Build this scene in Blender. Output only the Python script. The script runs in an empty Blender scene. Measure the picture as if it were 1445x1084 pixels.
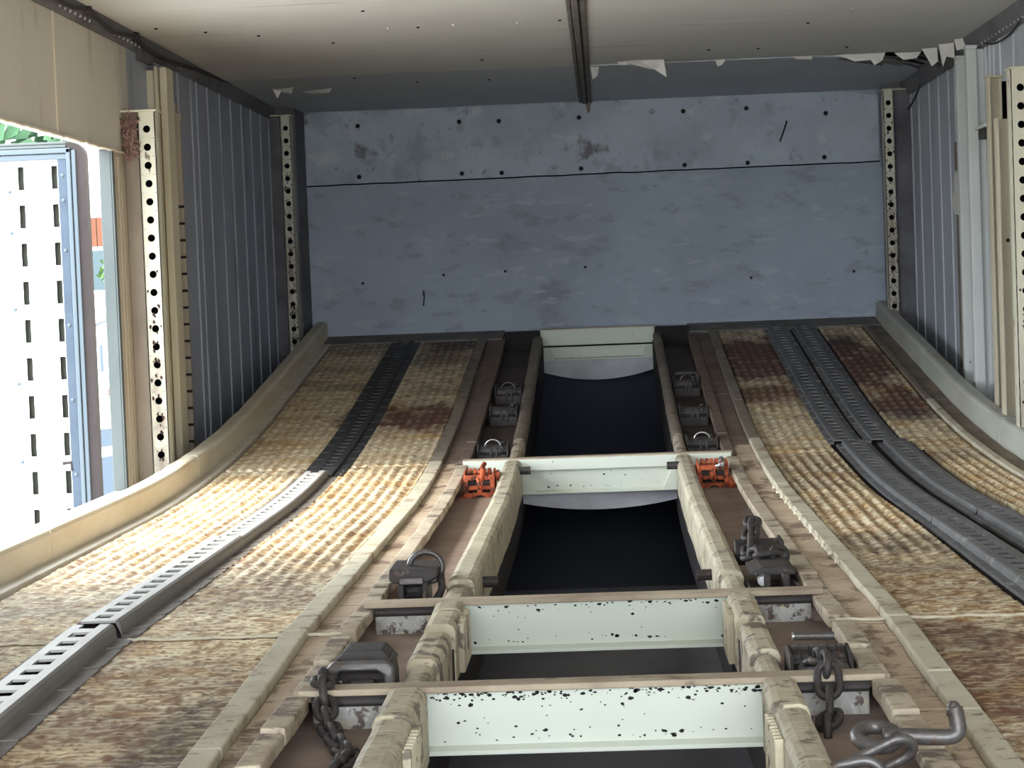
import bpy, math, random
from mathutils import Vector, Matrix, noise

random.seed(7)
PI = math.pi
scene = bpy.context.scene
C = scene.collection

# ------------------------------------------------------------------ camera
F, CXP, CYP = 3090.0, 722.5, 542.0            # focal length and centre in pixels of the 1445 x 1084 frame
CAM_Z = 0.53
dY = Vector((852 - CXP, 405 - CYP, F)).normalized()
_a = math.radians(2.2)
dX = Vector((math.cos(_a), -math.sin(_a), 0)); dX = (dX - dY * dX.dot(dY)).normalized()
dZ = dX.cross(dY)
if dZ.y > 0: dZ = -dZ
right = Vector((dX.x, dY.x, dZ.x)); down = Vector((dX.y, dY.y, dZ.y)); fwd = Vector((dX.z, dY.z, dZ.z))
cam = bpy.data.cameras.new('camera'); cam_o = bpy.data.objects.new('camera', cam); C.objects.link(cam_o)
cam.sensor_fit = 'HORIZONTAL'; cam.sensor_width = 36.0; cam.lens = F / 1445.0 * 36.0
cam.clip_start = 0.05; cam.clip_end = 200
m = Matrix((right, -down, -fwd)).transposed().to_4x4(); m.translation = (0, 0, CAM_Z)
cam_o.matrix_world = m
scene.camera = cam_o

# ------------------------------------------------------------------ light: bright hazy daylight from outside
world = bpy.data.worlds.new('world'); scene.world = world; world.use_nodes = True
wn = world.node_tree.nodes; wl = world.node_tree.links
bg = wn['Background']
bg.inputs[0].default_value = (0.85, 0.93, 1.0, 1); bg.inputs[1].default_value = 1.0
def portal(name, loc, rot, sx, sy):
    l = bpy.data.lights.new(name, 'AREA'); l.shape = 'RECTANGLE'; l.size = sx; l.size_y = sy
    l.cycles.is_portal = True
    o = bpy.data.objects.new(name, l); C.objects.link(o); o.location = loc; o.rotation_euler = rot; o['kind'] = 'helper'
    return o
portal('sky_portal_rear', (-0.04, -0.45, 0.6), (PI / 2, 0, 0), 2.7, 1.6)
portal('sky_portal_side', (-1.42, 5.0, 0.5), (0, -PI / 2, 0), 1.0, 1.95)
sun = bpy.data.lights.new('sun', 'SUN'); sun.energy = 0.42; sun.angle = math.radians(22); sun.color = (1.0, 0.90, 0.74)
sun_o = bpy.data.objects.new('sun', sun); C.objects.link(sun_o)
_e, _az = math.radians(46), math.radians(18)
sun_o.rotation_euler = Vector((math.cos(_e)*math.cos(_az), math.cos(_e)*math.sin(_az), -math.sin(_e))).to_track_quat('-Z', 'Y').to_euler(); sun_o['kind'] = 'helper'
vs = scene.view_settings
vs.view_transform = 'Standard'; vs.look = 'None'; vs.gamma = 1.0; vs.use_curve_mapping = False
vs.exposure = 3.75
scene.cycles.max_bounces = 16; scene.cycles.diffuse_bounces = 10
scene.cycles.caustics_reflective = False; scene.cycles.caustics_refractive = False

# ------------------------------------------------------------------ helpers
def P(y):
    a, b, s = 5.2, 7.4, 0.126
    if y < a: return 0.0
    if y < b: return s * (y - a) ** 2 / (2 * (b - a))
    return s * (b - a) / 2 + s * (y - b)
def PF(y):                                     # outer deck: the hinged rear flap drops slightly
    return P(y) - (0.03 * (3.4 - y) if y < 3.4 else 0.0)
def ss(a, b, x):
    t = max(0.0, min(1.0, (x - a) / (b - a))); return t * t * (3 - 2 * t)

class MB:
    def __init__(s): s.v = []; s.f = []
    def box(s, x0, x1, y0, y1, z0, z1):
        n = len(s.v)
        s.v += [(x0,y0,z0),(x1,y0,z0),(x1,y1,z0),(x0,y1,z0),(x0,y0,z1),(x1,y0,z1),(x1,y1,z1),(x0,y1,z1)]
        s.f += [tuple(n+i for i in q) for q in ((3,2,1,0),(4,5,6,7),(0,1,5,4),(1,2,6,5),(2,3,7,6),(3,0,4,7))]
        return s
    def prism(s, poly, axis, a0, a1):
        """poly: 2D points; axis 'x': (y,z), 'y': (x,z), 'z': (x,y)"""
        n = len(s.v); k = len(poly)
        for a in (a0, a1):
            for p in poly:
                s.v.append((a,p[0],p[1]) if axis == 'x' else (p[0],a,p[1]) if axis == 'y' else (p[0],p[1],a))
        s.f.append(tuple(n+i for i in range(k))); s.f.append(tuple(n+k+i for i in reversed(range(k))))
        for i in range(k):
            j = (i+1) % k; s.f.append((n+i, n+k+i, n+k+j, n+j))
        return s
    def tube(s, path, r, n=10, closed=False, radii=None):
        base = len(s.v); pts = [Vector(p) for p in path]; k = len(pts)
        up = None
        for i, p in enumerate(pts):
            if closed: t = pts[(i+1) % k] - pts[i-1]
            else: t = pts[min(i+1,k-1)] - pts[max(i-1,0)]
            t.normalize()
            if up is None:
                up = Vector((0,0,1)) if abs(t.z) < 0.9 else Vector((0,1,0))
            u = up - t * up.dot(t)
            if u.length < 1e-5: u = t.orthogonal()
            u.normalize(); w = t.cross(u); up = u
            rr = radii[i] if radii else r
            for j in range(n):
                an = 2*PI*j/n; s.v.append(tuple(p + (u*math.cos(an) + w*math.sin(an))*rr))
        for i in range(k if closed else k-1):
            a = base + i*n; b = base + ((i+1) % k)*n
            for j in range(n):
                q = (j+1) % n; s.f.append((a+j, a+q, b+q, b+j))
        if not closed:
            s.f.append(tuple(base+j for j in reversed(range(n)))); s.f.append(tuple(base+(k-1)*n+j for j in range(n)))
        return s
    def cyl(s, p0, p1, r, n=14, r1=None):
        return s.tube([p0, p1], r, n, radii=[r, r1 if r1 is not None else r])
    def dome(s, c, r, h, axis, n=8):
        """rivet head on a plane; axis = outward normal"""
        a = Vector(axis).normalized(); u = a.orthogonal().normalized(); w = a.cross(u); c = Vector(c); base = len(s.v)
        for rr, hh in ((1.0,0.0),(0.8,0.6),(0.4,0.95)):
            for j in range(n):
                an = 2*PI*j/n; s.v.append(tuple(c + (u*math.cos(an)+w*math.sin(an))*r*rr + a*h*hh))
        s.v.append(tuple(c + a*h))
        for k in range(2):
            for j in range(n):
                q = (j+1) % n; s.f.append((base+k*n+j, base+k*n+q, base+(k+1)*n+q, base+(k+1)*n+j))
        for j in range(n): s.f.append((base+2*n+j, base+2*n+(j+1) % n, base+3*n))
        return s
    def sweep(s, prof, ys, base=P, closed=True, caps=True, jit=0.0):
        """profile of (x, dz) points carried along y over the deck curve"""
        n = len(s.v); k = len(prof)
        for y in ys:
            for x, dz in prof:
                jx = jit*noise.noise(Vector((x*9, y*7, dz*9))) if jit else 0
                jz = jit*noise.noise(Vector((x*9+31, y*6, dz*9))) if jit else 0
                s.v.append((x+jx, y, base(y)+dz+jz))
        kk = k if closed else k-1
        for i in range(len(ys)-1):
            a = n+i*k; b = a+k
            for j in range(kk):
                q = (j+1) % k; s.f.append((a+j, b+j, b+q, a+q))
        if closed and caps:
            s.f.append(tuple(n+j for j in range(k))); s.f.append(tuple(n+(len(ys)-1)*k+j for j in reversed(range(k))))
        return s

def ys_of(a, b, step=0.12):
    n = max(1, int(math.ceil((b-a)/step))); return [a+(b-a)*i/n for i in range(n+1)]

def mk(name, mb, mat, parent=None, smooth=False, local=False, bevel=0.0, label=None, kind=None, attrs=None, auto=True):
    me = bpy.data.meshes.new(name)
    off = Vector((0,0,0))
    if parent is not None and not local:
        o_ = parent
        while o_ is not None: off = off + o_.location; o_ = o_.parent
    me.from_pydata([(v[0]-off.x, v[1]-off.y, v[2]-off.z) for v in mb.v], [], mb.f)
    import bmesh
    bm = bmesh.new(); bm.from_mesh(me)
    if auto: bmesh.ops.recalc_face_normals(bm, faces=bm.faces[:])
    bm.to_mesh(me); bm.free()
    if smooth: me.polygons.foreach_set('use_smooth', [True]*len(me.polygons))
    me.materials.append(M[mat])
    if attrs:
        for k, vals in attrs.items():
            at = me.attributes.new(k, 'FLOAT', 'POINT'); at.data.foreach_set('value', vals)
    o = bpy.data.objects.new(name, me); C.objects.link(o)
    if parent is not None: o.parent = parent
    if bevel:
        b = o.modifiers.new('bevel', 'BEVEL'); b.width = bevel; b.segments = 2; b.limit_method = 'ANGLE'; b.angle_limit = math.radians(40)
    if label: o['label'] = label
    if kind: o['kind'] = kind
    return o
def thing(name, label, cat=None, loc=(0,0,0), group=None, kind=None, rot=None, scale=None):
    o = bpy.data.objects.new(name, None); C.objects.link(o); o.location = loc; o.empty_display_size = 0.05
    o['label'] = label
    if cat: o['category'] = cat
    if group: o['group'] = group
    if kind: o['kind'] = kind
    if rot: o.rotation_euler = rot
    if scale: o.scale = scale
    return o
def tag(o, label, cat=None, group=None, kind=None):
    o['label'] = label
    if cat: o['category'] = cat
    if group: o['group'] = group
    if kind: o['kind'] = kind
    return o

# ------------------------------------------------------------------ materials
M = {}
def mat(name, base, rough=0.65, metal=0.0, var=None, layers=(), bump=(), attrs=(), spec=0.3):
    """base colour; var=(scale, darker colour, amount); layers=[(colour, scale, threshold, softness, stretch xyz)];
       bump=[(scale, strength, stretch)]; attrs=[(attribute, colour)] mixed on top"""
    mt = bpy.data.materials.new(name); mt.use_nodes = True; M[name] = mt
    nt = mt.node_tree; N = nt.nodes; L = nt.links
    bs = N['Principled BSDF']; bs.inputs['Roughness'].default_value = rough; bs.inputs['Metallic'].default_value = metal
    bs.inputs['Specular IOR Level'].default_value = spec
    geo = N.new('ShaderNodeNewGeometry')
    def coords(stretch):
        if stretch is None: return geo.outputs['Position']
        mp = N.new('ShaderNodeMapping'); mp.inputs['Scale'].default_value = stretch
        L.new(geo.outputs['Position'], mp.inputs['Vector']); return mp.outputs[0]
    def nz(scale, stretch=None, detail=5.0):
        t = N.new('ShaderNodeTexNoise'); t.inputs['Scale'].default_value = scale; t.inputs['Detail'].default_value = detail; t.inputs['Roughness'].default_value = 0.62
        L.new(coords(stretch), t.inputs['Vector']); return t.outputs['Fac']
    col = N.new('ShaderNodeRGB'); col.outputs[0].default_value = (*base, 1); cur = col.outputs[0]
    def mix(cur, fac, colour):
        mx = N.new('ShaderNodeMix'); mx.data_type = 'RGBA'
        L.new(fac, mx.inputs[0]); L.new(cur, mx.inputs[6]); mx.inputs[7].default_value = (*colour, 1)
        return mx.outputs[2]
    def ramp(fac, lo, hi, amt=1.0):
        r = N.new('ShaderNodeMapRange'); r.interpolation_type = 'SMOOTHSTEP'
        r.inputs[1].default_value = lo; r.inputs[2].default_value = hi; r.inputs[3].default_value = 0; r.inputs[4].default_value = amt
        L.new(fac, r.inputs[0]); return r.outputs[0]
    if var:
        cur = mix(cur, ramp(nz(var[0], var[3] if len(var) > 3 else None), 0.3, 0.75, var[2]), var[1])
    for ly in layers:
        colr, sc, th, soft = ly[:4]; st = ly[4] if len(ly) > 4 else None; amt = ly[5] if len(ly) > 5 else 1.0
        cur = mix(cur, ramp(nz(sc, st, 8.0), th, th+soft, amt), colr)
    for an, colr in attrs:
        at = N.new('ShaderNodeAttribute'); at.attribute_name = an
        cur = mix(cur, at.outputs['Fac'], colr)
    L.new(cur, bs.inputs['Base Color'])
    prev = None
    for bmp in bump:
        b = N.new('ShaderNodeBump'); b.inputs['Strength'].default_value = bmp[1]; b.inputs['Distance'].default_value = bmp[3] if len(bmp) > 3 else 0.004
        L.new(nz(bmp[0], bmp[2] if len(bmp) > 2 else None, 6.0), b.inputs['Height'])
        if prev: L.new(prev, b.inputs['Normal'])
        prev = b.outputs[0]
    if prev: L.new(prev, bs.inputs['Normal'])
    return mt

CREAM = (0.63, 0.665, 0.58); RUSTD = (0.06, 0.035, 0.022)
mat('back_wall', (0.40, 0.46, 0.55), 0.75, var=(2.2, (0.32,0.36,0.43), 0.8),
    layers=[((0.50,0.53,0.57), 5.0, 0.54, 0.2, (1,1,2.2), 0.6), ((0.22,0.21,0.245), 3.1, 0.55, 0.14, (1,1,1.4), 0.55), ((0.27,0.29,0.33), 11, 0.55, 0.12, (0.7,1,1.5), 0.6), ((0.52,0.56,0.62), 18, 0.58, 0.08, (0.4,1,1.4), 0.5), ((0.20,0.20,0.23), 28, 0.68, 0.05, (0.4,1,1), 0.6)],
    bump=[(9, 0.25), (60, 0.12)])
mat('back_wall_upper', (0.53, 0.59, 0.68), 0.75, var=(3.0, (0.38,0.43,0.50), 0.9),
    layers=[((0.60,0.63,0.66), 6.0, 0.58, 0.06, (1,1,1.6), 0.7), ((0.13,0.09,0.095), 4.3, 0.60, 0.08, (1,1,1), 0.75), ((0.30,0.33,0.38), 9, 0.54, 0.12, None, 0.6), ((0.17,0.17,0.19), 26, 0.64, 0.05, None, 0.6)],
    bump=[(9, 0.3), (60, 0.12)])
mat('ceiling_paint', (0.60, 0.59, 0.565), 0.55, var=(1.2, (0.50,0.49,0.475), 0.7, (1.0,1.5,1)),
    layers=[((0.27,0.25,0.24), 4, 0.60, 0.12, (0.3,2.4,1), 0.55), ((0.20,0.18,0.17), 16, 0.66, 0.05, (0.25,1.6,1), 0.6)], bump=[(5, 0.2), (80, 0.08)])
mat('ceiling_rear', (0.51, 0.54, 0.59), 0.6, var=(2.0, (0.42,0.445,0.49), 0.7), bump=[(6, 0.2)])  # greyer, bluer copy of ceiling_paint: the rear's cool light put into the colour
mat('dark_seam', (0.10, 0.09, 0.09), 0.7, var=(20, (0.22,0.20,0.18), 0.8, (4,0.5,1)))
mat('beige_panel', (0.55, 0.515, 0.45), 0.6, var=(1.6, (0.47,0.435,0.375), 0.7, (1,1,0.5)),
    layers=[((0.30,0.26,0.21), 7, 0.58, 0.12, (1,1.3,0.4), 0.5), ((0.22,0.18,0.15), 30, 0.70, 0.04, (1,1,0.3), 0.5)], bump=[(14, 0.12), (90, 0.06)])
mat('beige_frame', (0.47, 0.41, 0.33), 0.65, var=(3, (0.34,0.285,0.22), 0.8, (1,1,0.3)),
    layers=[((0.24,0.16,0.11), 9, 0.64, 0.1, (1,1,0.3), 0.6)], bump=[(20, 0.15)])
mat('column_paint', (0.62, 0.57, 0.43), 0.55, var=(4, (0.46,0.40,0.29), 0.7, (1,1,0.25)),
    layers=[((0.10,0.08,0.06), 20, 0.70, 0.04, (1,1,0.35), 0.8)], bump=[(20, 0.12)])
mat('white_bar', (0.66, 0.68, 0.66), 0.5, var=(5, (0.52,0.54,0.52), 0.6, (1,1,0.3)),
    layers=[((0.16,0.12,0.09), 26, 0.69, 0.03, (1,1,0.6), 0.85)], bump=[(30, 0.1)])
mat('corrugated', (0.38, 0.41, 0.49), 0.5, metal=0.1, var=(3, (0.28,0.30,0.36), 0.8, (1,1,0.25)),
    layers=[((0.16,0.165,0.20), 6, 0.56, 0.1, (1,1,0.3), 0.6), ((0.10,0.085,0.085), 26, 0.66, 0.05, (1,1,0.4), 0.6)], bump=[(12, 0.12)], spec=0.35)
mat('roof_rail', (0.17, 0.165, 0.175), 0.65, var=(5, (0.07,0.065,0.075), 0.9, (1,0.7,1)))
mat('brown_patch', (0.24, 0.20, 0.17), 0.8, var=(10, (0.16,0.13,0.11), 0.8))
mat('torn_white', (0.72, 0.70, 0.66), 0.8, var=(20, (0.5,0.48,0.44), 0.5))
mat('sealant', (0.66, 0.58, 0.46), 0.7)
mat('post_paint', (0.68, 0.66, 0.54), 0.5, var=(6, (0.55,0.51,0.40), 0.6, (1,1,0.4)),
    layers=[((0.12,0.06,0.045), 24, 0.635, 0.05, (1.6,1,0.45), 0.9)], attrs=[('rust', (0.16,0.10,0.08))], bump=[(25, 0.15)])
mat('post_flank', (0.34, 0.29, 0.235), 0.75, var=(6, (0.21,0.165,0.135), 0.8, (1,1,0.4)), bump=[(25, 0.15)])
mat('cream_beam', CREAM, 0.45, var=(4, (0.60,0.61,0.50), 0.5),
    layers=[((0.34,0.27,0.18), 3, 0.60, 0.12, (1,1,0.8), 0.4), (RUSTD, 40, 0.70, 0.02, (1,1,1.1), 0.95)], bump=[(20, 0.12)])
mat('beam_top', (0.50, 0.42, 0.31), 0.75, var=(9, (0.26,0.19,0.14), 0.9, (0.6,1,1)),
    layers=[((0.13,0.09,0.07), 16, 0.60, 0.08, (0.5,1,1), 0.8)], bump=[(40, 0.3)])
mat('beam_pit', (0.52, 0.52, 0.50), 0.6, var=(24, (0.30,0.27,0.23), 1.0),
    layers=[((0.60,0.47,0.28), 26, 0.57, 0.05, None, 0.7), ((0.10,0.065,0.055), 34, 0.55, 0.04, None, 0.9), ((0.66,0.66,0.64), 90, 0.6, 0.05, None, 0.5)], bump=[(60, 0.3)])
mat('gusset_grey', (0.60, 0.59, 0.63), 0.6, var=(6, (0.34,0.33,0.35), 0.7), layers=[((0.12,0.11,0.12), 30, 0.72, 0.03)], bump=[(20, 0.1)])
mat('rail_paint', (0.56, 0.51, 0.38), 0.55, var=(9, (0.36,0.30,0.21), 0.9, (1,0.7,1)),
    layers=[((0.14,0.115,0.10), 20, 0.56, 0.07, (1,0.6,1), 0.7), ((0.70,0.65,0.48), 60, 0.57, 0.06, (0.5,1,1), 0.7), ((0.17,0.10,0.06), 80, 0.58, 0.05, (0.5,1,1), 0.75)], bump=[(50, 0.35), (16, 0.3)])
mat('sleeve_paint', (0.60, 0.54, 0.40), 0.6, var=(8, (0.38,0.30,0.20), 0.8),
    layers=[((0.10,0.08,0.065), 17, 0.55, 0.05, None, 0.8), ((0.16,0.10,0.06), 70, 0.60, 0.05, (0.5,1,1), 0.7)], bump=[(50, 0.3)])
mat('lip_paint', (0.54, 0.46, 0.35), 0.7, var=(8, (0.31,0.235,0.17), 0.9),
    layers=[((0.11,0.08,0.065), 15, 0.54, 0.08, (0.7,1,1), 0.8), ((0.62,0.56,0.42), 34, 0.58, 0.05, (0.5,1,1), 0.7), ((0.12,0.08,0.06), 60, 0.60, 0.05, (0.4,1,1), 0.7)], bump=[(50, 0.35)])
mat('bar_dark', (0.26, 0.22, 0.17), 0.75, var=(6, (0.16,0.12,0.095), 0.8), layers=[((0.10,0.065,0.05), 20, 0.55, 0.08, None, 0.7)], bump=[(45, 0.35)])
mat('pit_shaded', (0.11, 0.085, 0.075), 0.7, var=(5, (0.055,0.042,0.04), 0.9), bump=[(60, 0.3)], spec=0.15)  # darker copy of pit_floor: the upper pit's shade is put into the colour
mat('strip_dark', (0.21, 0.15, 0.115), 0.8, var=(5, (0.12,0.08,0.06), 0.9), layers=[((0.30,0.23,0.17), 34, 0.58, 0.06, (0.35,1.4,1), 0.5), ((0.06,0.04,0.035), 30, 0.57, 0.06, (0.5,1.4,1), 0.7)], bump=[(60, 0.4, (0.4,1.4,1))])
mat('corrugated_lit', (0.52, 0.545, 0.60), 0.5, metal=0.1, var=(3, (0.40,0.42,0.47), 0.8, (1,1,0.25)), layers=[((0.24,0.245,0.27), 6, 0.57, 0.1, (1,1,0.3), 0.6), ((0.12,0.11,0.11), 26, 0.66, 0.05, (1,1,0.4), 0.6)], bump=[(12, 0.12)], spec=0.35)  # lighter copy for the right wall: light from the side opening painted in
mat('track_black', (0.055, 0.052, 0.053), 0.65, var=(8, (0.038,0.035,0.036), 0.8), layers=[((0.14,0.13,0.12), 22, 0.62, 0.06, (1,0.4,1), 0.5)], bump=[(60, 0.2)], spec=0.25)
mat('bar_paint', (0.58, 0.54, 0.42), 0.7, var=(6, (0.42,0.36,0.26), 0.8),
    layers=[((0.27,0.19,0.12), 12, 0.55, 0.1, None, 0.7), ((0.14,0.10,0.08), 48, 0.60, 0.05, (0.6,1,1), 0.65)], bump=[(45, 0.35), (12, 0.4)])
mat('strip_rust', (0.56, 0.45, 0.33), 0.8, var=(5, (0.38,0.275,0.19), 0.9),
    layers=[((0.16,0.10,0.07), 7, 0.53, 0.08, (1.6,0.7,1), 0.8), ((0.64,0.54,0.39), 34, 0.56, 0.06, (0.35,1.4,1), 0.65), ((0.09,0.06,0.05), 50, 0.59, 0.05, (0.35,1.6,1), 0.75)], bump=[(60, 0.4, (0.4,1.4,1)), (14, 0.4)])
mat('pit_floor', (0.33, 0.25, 0.21), 0.85, var=(6, (0.21,0.155,0.135), 0.9), layers=[((0.40,0.31,0.24), 18, 0.58, 0.08, None, 0.5)], bump=[(60, 0.3)])
mat('well_sheet', (0.155, 0.155, 0.18), 0.6, var=(3, (0.10,0.10,0.12), 0.8), layers=[((0.34,0.33,0.33), 90, 0.70, 0.02)], spec=0.15)
mat('well_pan', (0.04, 0.045, 0.07), 0.6, var=(1.5, (0.025,0.03,0.045), 0.8), layers=[((0.20,0.19,0.20), 90, 0.74, 0.02)], spec=0.15)
mat('deck_grip', (0.93, 0.85, 0.63), 0.75, var=(5, (0.86,0.70,0.42), 0.8),
    layers=[((0.66,0.40,0.13), 9, 0.53, 0.10, (0.7,0.8,1), 0.6), ((0.36,0.20,0.08), 70, 0.55, 0.06, (0.45,0.9,1), 0.6), ((0.06,0.04,0.03), 110, 0.575, 0.05, (0.45,0.9,1), 0.85)],
    attrs=[('valley', (0.29,0.14,0.045)), ('rust', (0.12,0.048,0.032)), ('grime', (0.055,0.042,0.04))], bump=[(120, 0.4, (0.5,1.0,1), 0.003)])
mat('deck_plain', (0.30, 0.25, 0.19), 0.8, var=(6, (0.18,0.13,0.10), 0.9), bump=[(40, 0.3)])
mat('ledge_white', (0.62, 0.58, 0.50), 0.65, var=(6, (0.46,0.40,0.31), 0.7), layers=[((0.24,0.18,0.13), 14, 0.66, 0.06, None, 0.7)], bump=[(40, 0.2)])
mat('ledge_dirt', (0.26, 0.21, 0.16), 0.85, var=(7, (0.13,0.10,0.08), 0.9), layers=[((0.18,0.07,0.04), 9, 0.66, 0.06, None, 0.6)], bump=[(60, 0.4)])
mat('kerb_paint', (0.66, 0.60, 0.47), 0.5, var=(3, (0.52,0.42,0.27), 0.8, (1,0.8,2.5)),
    layers=[((0.44,0.30,0.16), 5, 0.62, 0.12, (1,0.7,3), 0.5), ((0.09,0.07,0.055), 30, 0.71, 0.03, (1,1,0.7), 0.8)], bump=[(12, 0.25)])
mat('kerb_paint_dull', (0.50, 0.50, 0.43), 0.55, var=(3, (0.37,0.36,0.31), 0.8, (1,0.8,2.5)),
    layers=[((0.20,0.15,0.11), 8, 0.66, 0.08, (1,0.8,2), 0.5), ((0.07,0.05,0.045), 26, 0.71, 0.03, None, 0.8)], bump=[(12, 0.25)])
mat('track_steel', (0.50, 0.49, 0.47), 0.5, metal=0.2, var=(8, (0.38,0.36,0.34), 0.8), layers=[((0.20,0.17,0.15), 30, 0.64, 0.06, None, 0.6)], bump=[(60, 0.15)])
mat('track_flange', (0.19, 0.165, 0.145), 0.7, var=(9, (0.10,0.09,0.08), 0.9), layers=[((0.34,0.28,0.21), 26, 0.60, 0.06, None, 0.6)], bump=[(60, 0.3)])
mat('track_shoulder', (0.20, 0.19, 0.18), 0.6, metal=0.1, var=(9, (0.17,0.155,0.145), 0.9), bump=[(60, 0.2)])
mat('track_dark', (0.15, 0.148, 0.152), 0.6, metal=0.05, var=(8, (0.10,0.098,0.10), 0.8), layers=[((0.30,0.29,0.28), 22, 0.60, 0.06, (1,0.4,1), 0.6)], bump=[(60, 0.2)], spec=0.35)
mat('track_bed', (0.030, 0.027, 0.027), 0.85, var=(9, (0.05,0.038,0.034), 0.8), spec=0.1)
mat('iron_dark', (0.06, 0.053, 0.051), 0.6, metal=0.25, var=(30, (0.045,0.037,0.035), 0.9), layers=[((0.17,0.11,0.08), 40, 0.60, 0.05, None, 0.6), ((0.20,0.19,0.19), 60, 0.64, 0.04, None, 0.6)], bump=[(70, 0.35)], spec=0.4)
mat('iron_worn', (0.15, 0.142, 0.138), 0.42, metal=0.5, var=(30, (0.085,0.07,0.065), 0.9), layers=[((0.12,0.065,0.04), 45, 0.58, 0.06, None, 0.6)], bump=[(70, 0.3)], spec=0.5)
mat('steel_bright', (0.62, 0.62, 0.62), 0.28, metal=0.9, var=(40, (0.4,0.4,0.4), 0.5))
mat('orange_paint', (0.56, 0.125, 0.05), 0.65, var=(26, (0.30,0.07,0.035), 1.0), layers=[((0.05,0.028,0.022), 42, 0.53, 0.05, None, 0.9), ((0.20,0.05,0.028), 90, 0.53, 0.08, None, 0.7)], bump=[(60, 0.4)], spec=0.2)
mat('weld', (0.66, 0.60, 0.46), 0.5, var=(40, (0.4,0.33,0.24), 0.6), bump=[(90, 0.4)])
mat('bolt_dark', (0.028, 0.025, 0.026), 0.7, metal=0.0, spec=0.1)
mat('rust_dark', (0.07, 0.045, 0.04), 0.8, spec=0.1)
mat('hollow', (0.008, 0.008, 0.009), 0.9, spec=0.0)
mat('rivet', (0.55, 0.55, 0.56), 0.4, metal=0.6)
mat('cable', (0.035, 0.03, 0.03), 0.6)
mat('straw', (0.34, 0.21, 0.18), 0.9, var=(60, (0.13,0.065,0.055), 1.0))
mat('aluminium', (0.075, 0.086, 0.086), 0.55, metal=0.0, var=(6, (0.04,0.052,0.052), 0.8, (1,1,0.3)), bump=[(20, 0.1)])
mat('door_white', (0.80, 0.80, 0.79), 0.5, var=(6, (0.74,0.74,0.72), 0.6), layers=[((0.5,0.5,0.47), 40, 0.74, 0.03, None, 0.5)])
mat('door_backing', (0.075, 0.08, 0.065), 0.7)
mat('door_frame', (0.040, 0.056, 0.082), 0.5, metal=0.1, var=(14, (0.028,0.042,0.062), 0.8))
mat('door_trim', (0.075, 0.095, 0.115), 0.5, metal=0.1)
mat('rubber', (0.028, 0.021, 0.022), 0.8, var=(10, (0.017,0.013,0.013), 0.8, (1,1,0.3)))
mat('leaf', (0.05, 0.115, 0.055), 0.6, var=(3, (0.028,0.065,0.028), 0.9))
mat('leaf_bright', (0.05, 0.11, 0.025), 0.6, var=(5, (0.025,0.055,0.012), 0.9))
mat('bark', (0.09, 0.065, 0.045), 0.9, var=(14, (0.05,0.035,0.025), 0.9))
mat('ground_gravel', (0.52, 0.51, 0.48), 0.9, var=(3, (0.44,0.43,0.40), 0.8), bump=[(30, 0.4)])
mat('hut_wood', (0.11, 0.038, 0.018), 0.8, var=(12, (0.075,0.026,0.013), 0.8, (1,1,0.3)))
mat('hut_white', (0.5, 0.5, 0.5), 0.7, var=(4, (0.4,0.4,0.4), 0.5))
mat('hut_dark', (0.035, 0.055, 0.06), 0.5)
mat('truck_white', (0.72, 0.72, 0.74), 0.35, var=(3, (0.66,0.65,0.66), 0.5))
mat('truck_blue', (0.055, 0.075, 0.10), 0.4)
mat('truck_red', (0.16, 0.07, 0.06), 0.4)
# ------------------------------------------------------------------ the shell
XL, XR, YB, ZC, YR = -1.33, 1.25, 9.15, 1.305, -0.5
ground = mk('ground', MB().box(-60, 60, -60, 90, -1.6, -1.45), 'ground_gravel')
tag(ground, 'pale gravel ground outside the side opening', kind='structure')

# back wall: lower sheet and lapped upper sheet
wb = thing('wall_back', 'grey painted end wall made of two lapped sheets', kind='structure', loc=(0, YB, 0))
mk('wall_backing', MB().box(XL-0.1, XR+0.1, YB+0.008, YB+0.06, 0.2, ZC+0.1), 'back_wall', wb)
mk('lower_backing', MB().box(XL-0.1, XR+0.1, YB+0.004, YB+0.06, -0.4, 0.22), 'well_pan', wb)
mk('wall_panel', MB().box(-1.235, 1.175, YB, YB+0.008, 0.2, 1.02), 'back_wall', wb, bevel=0.002)
up = MB(); n = 60                                                # upper sheet with an uneven lower edge
top = []; bot = []
for i in range(n+1):
    x = -1.225 + 2.385*i/n
    bot.append((x, 1.004 + 0.006*(x) * 0.6 + 0.0035*noise.noise(Vector((x*9, 1, 0)))))
    top.append((x, 1.302 - 0.004*abs(noise.noise(Vector((x*5, 7, 0)))) - 0.035*ss(1.0, 1.16, x)*0.6))
up.prism(bot + top[::-1], 'y', YB-0.007, YB+0.004)
mk('seam_gap', MB().tube([(x, YB-0.003, z-0.002) for x, z in bot], 0.0042, 5), 'hollow', wb)
upper_sheet = mk('wall_panel', up, 'back_wall_upper', wb)
def cz(u, v, y):                                                 # a point of the photograph on a plane across the trailer
    d = right*(u-CXP) + down*(v-CYP) + fwd*F
    t = y/d.y; return d.x*t, d.z*t + CAM_Z
bolts = [(505,178),(648,172),(704,171),(817,166),(964,157),(1053,153),(1165,160),(507,250),(652,245),(708,244),(820,238),(966,233),(1055,230),(1163,222)]
for u, v in bolts:
    x, z = cz(u, v, YB)
    mk('bolt', MB().dome((x, YB-0.007, z), 0.010, 0.007, (0,-1,0)), 'bolt_dark', upper_sheet)
for u, v in [(598,415),(512,400),(626,388),(713,383),(826,377),(1060,392),(1205,383)]:
    x, z = cz(u, v, YB)
    mk('screw', MB().dome((x, YB, z), 0.006, 0.004, (0,-1,0)), 'bolt_dark', wb)
x, z = cz(829, 148, YB)
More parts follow.
